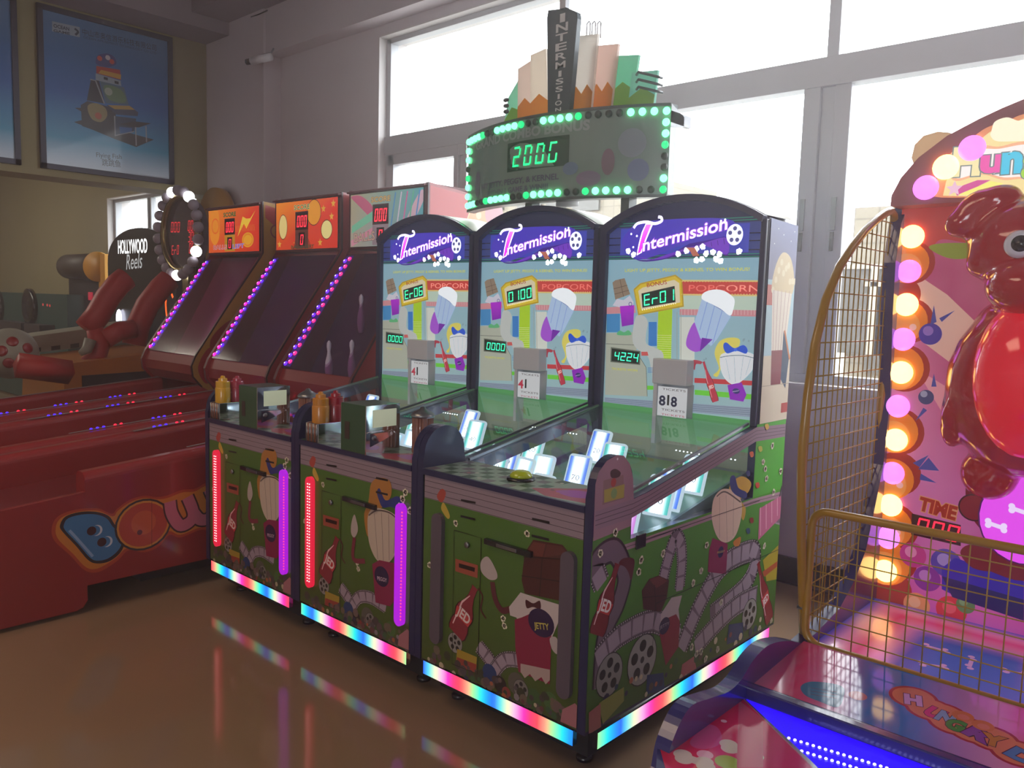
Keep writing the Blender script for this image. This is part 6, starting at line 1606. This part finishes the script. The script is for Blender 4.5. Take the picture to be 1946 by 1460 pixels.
# hammer-shaped sign post
t = thing('hammer_sign_game', 'dark column game topped by a brown drum with a yellow disc end', 'arcade game', (-11, 4.1, 0))
cl, cr2 = hy(130, 507, 4.0), hy(183, 507, 4.0)
b = MB(mat='brown_dark'); b.lathe([(.14, 0), (.155, .02), (.155, cr2.x-cl.x)], (cl.x, 4.0, cl.z), 26, axis=(1, 0, 0)); b.build('drum', t)
b = MB(mat='sign_yellow'); p = hy(185, 507, 3.94); b.lathe([(.18, 0), (.18, .03)], (p.x-.02, 3.96, p.z), 28, axis=(.6, -.8, 0)); b.box(p.x-.02, p.x+.17, 3.96, 4.02, p.z-.7, p.z+.15, 'sign_yellow'); b.build('yellow_sign', t)
cl, cr2 = hy(130, 530, 4.03), hy(192, 530, 4.03)
b = MB(mat='dark_panel'); b.box(cl.x, cr2.x, 4.03, 4.25, .02, cl.z+.02); b.build('column', t, bevel=.01)
p = hy(172, 563, 4.02); b = MB(); b.box(p.x-.05, p.x+.05, 4.01, 4.03, p.z-.05, p.z+.05, 'lit', '#a01830'); b.build('red_lamp', t)
# domed dark prize game
t = thing('coin_pusher', 'black dome-topped game with glowing white HOLLYWOOD lettering', 'arcade game', (-8.75, 3.7, 0))
DYy = 3.75; l, r_ = hy(204, 470, DYy), hy(325, 470, DYy); cx_ = (l.x+r_.x)/2; w = (r_.x-l.x)/2; zt = hy(250, 434, DYy).z; zb = l.z-.18
dome = [(cx_-w+w*(1-cos(pi*i/20)), zb+(zt-zb)*sin(pi*i/20)**.8) for i in range(21)]
b = MB(mat='black_dome'); pm('black_dome', '#1c1c1c', 0.35, coat=0.4)
b.prism(dome+[(cx_+w, .02), (cx_-w, .02)], 'y', DYy, DYy+.45, 'black_dome')
A = Art(b, (0, DYy, 0), (1, 0, 0), (0, 0, 1), lambda x, y: hy(x, y, DYy), (180, 330, 6.083), 'led')
A.text('HOLLYWOOD', (272, 925), (608, 912), .15, '#ffffff', True, 'led', off=.012)
A.text('Reels', (365, 1110), (545, 1090), .17, '#b8b8b8', True, 'lit', shear=.2)
b.build('cabinet', t)
p = hy(228, 605, DYy-.01); q = MB(); q.ball((p.x, DYy-.02, p.z), .035, .03, .10, 'bright', '#e8e8ff', 12); q.build('glow_lamp', t)
p = hy(322, 575, 3.73); q = MB(mat='dark_panel'); q.box(p.x-.15, p.x+.15, 3.73, 3.78, p.z-.25, p.z+.2, 'dark_panel')
A = Art(q, (0, 3.73, 0), (1, 0, 0), (0, 0, 1)); A.curve([(p.x-.05, p.z-.2), (p.x-.08, p.z), (p.x, p.z+.12), (p.x+.08, p.z+.05)], .03, '#e05018', False, 'led'); q.build('neon_panel', t)
# round scoreboard ringed with bulbs
t = thing('wheel_scoreboard', 'tall oval scoreboard with red digits ringed by round white bulbs', 'sign', (-7.9, 3.7, 1.6))
WYy = 3.7; c = hy(347, 442, WYy); l = hy(311, 442, WYy).x; rx = c.x-l; tp = hy(348, 367, WYy).z; bt = hy(348, 520, WYy).z; rz = (tp-bt)/2; cz_ = (tp+bt)/2
b = MB(mat='scoreboard_dark'); pm('scoreboard_dark', '#4c4048', 0.25, coat=0.6)
b.prism([(c.x+rx*.8*cos(2*pi*k/36), cz_+rz*.86*sin(2*pi*k/36)) for k in range(36)], 'y', WYy, WYy+.1, 'scoreboard_dark')
A = Art(b, (0, WYy, 0), (1, 0, 0), (0, 0, 1), lambda x, y: hy(x, y, WYy), (180, 330, 6.083), 'led')
A.digits('000', (875, 680), (985, 680), .10, '#d01828', True, 'lit'); A.digits('000', (1070, 665), (1170, 665), .10, '#d01828', True, 'lit'); A.digits('300', (1075, 795), (1172, 795), .10, '#d01828', True, 'lit'); A.digits('Er0', (885, 940), (975, 935), .09, '#d01828', True, 'lit'); A.digits('00', (1085, 925), (1150, 925), .10, '#d01828', True, 'lit')
b.build('display_face', t)
b = MB(mat='gold'); b.tube([(c.x+rx*.88*cos(2*pi*k/40), WYy-.02, cz_+rz*.93*sin(2*pi*k/40)) for k in range(40)], .035, 10, closed=True); b.build('gold_ring', t)
b = MB(mat='gold'); b.box(c.x-.06, c.x+.06, WYy+.02, WYy+.1, .02, cz_-rz*.85); b.build('post', t)
for k in range(22):
    a = 2*pi*k/22+.1; on = k in (3, 6, 16, 20)
    q = MB(); p = (c.x+rx*1.03*cos(a), WYy-.05, cz_+rz*1.05*sin(a)); q.ball(p, .052, None, None, 'bright' if on else 'print', '#ffffff' if on else '#9c94a0', 14); q.build('bulb', t)
# yellow drum behind the first bowling game
b = MB(mat='panel_yellow'); p = hy(405, 392, 3.98); b.lathe([(.26, 0), (.30, .03), (.30, .10)], (p.x, 4.08, p.z-.12), 32, axis=(0, -1, 0))
b.box(p.x-.20, p.x+.20, 4.0, 4.08, .0, p.z-.1); tag(b.build('round_yellow_sign', loc=(p.x, 4.05, 0)), 'dull yellow round-topped sign behind the leftmost bowling game', 'sign')
# ================================================================ thin volume added to veil the hall, standing in for lens glare
M = bpy.data.materials.new('hall_haze'); M.use_nodes = True; t = M.node_tree; t.nodes.clear()
o = t.nodes.new('ShaderNodeOutputMaterial'); v = t.nodes.new('ShaderNodeVolumeScatter')
v.inputs['Color'].default_value = (0.95, 0.85, 0.83, 1); v.inputs['Density'].default_value = GLARE; v.inputs['Anisotropy'].default_value = 0.55
t.links.new(v.outputs[0], o.inputs['Volume']); MAT['hall_haze'] = M
b = MB(mat='hall_haze'); b.box(XL+.05, XR-.05, YB+.05, YW-.02, .01, CZ-.02); h = b.build('haze'); h['kind'] = 'structure'
M2_ = M.copy(); M2_.name = 'window_haze'; M2_.node_tree.nodes['Volume Scatter'].inputs['Density'].default_value = 0.034; M2_.node_tree.nodes['Volume Scatter'].inputs['Color'].default_value = (0.93, 0.93, 0.95, 1); MAT['window_haze'] = M2_
# denser added volume imitating lens glare in front of the big window
b = MB(mat='window_haze'); b.box(-3.9, XR-.08, 2.35, YW-.03, 1.0, 3.6); h = b.build('window_haze'); h['kind'] = 'structure'
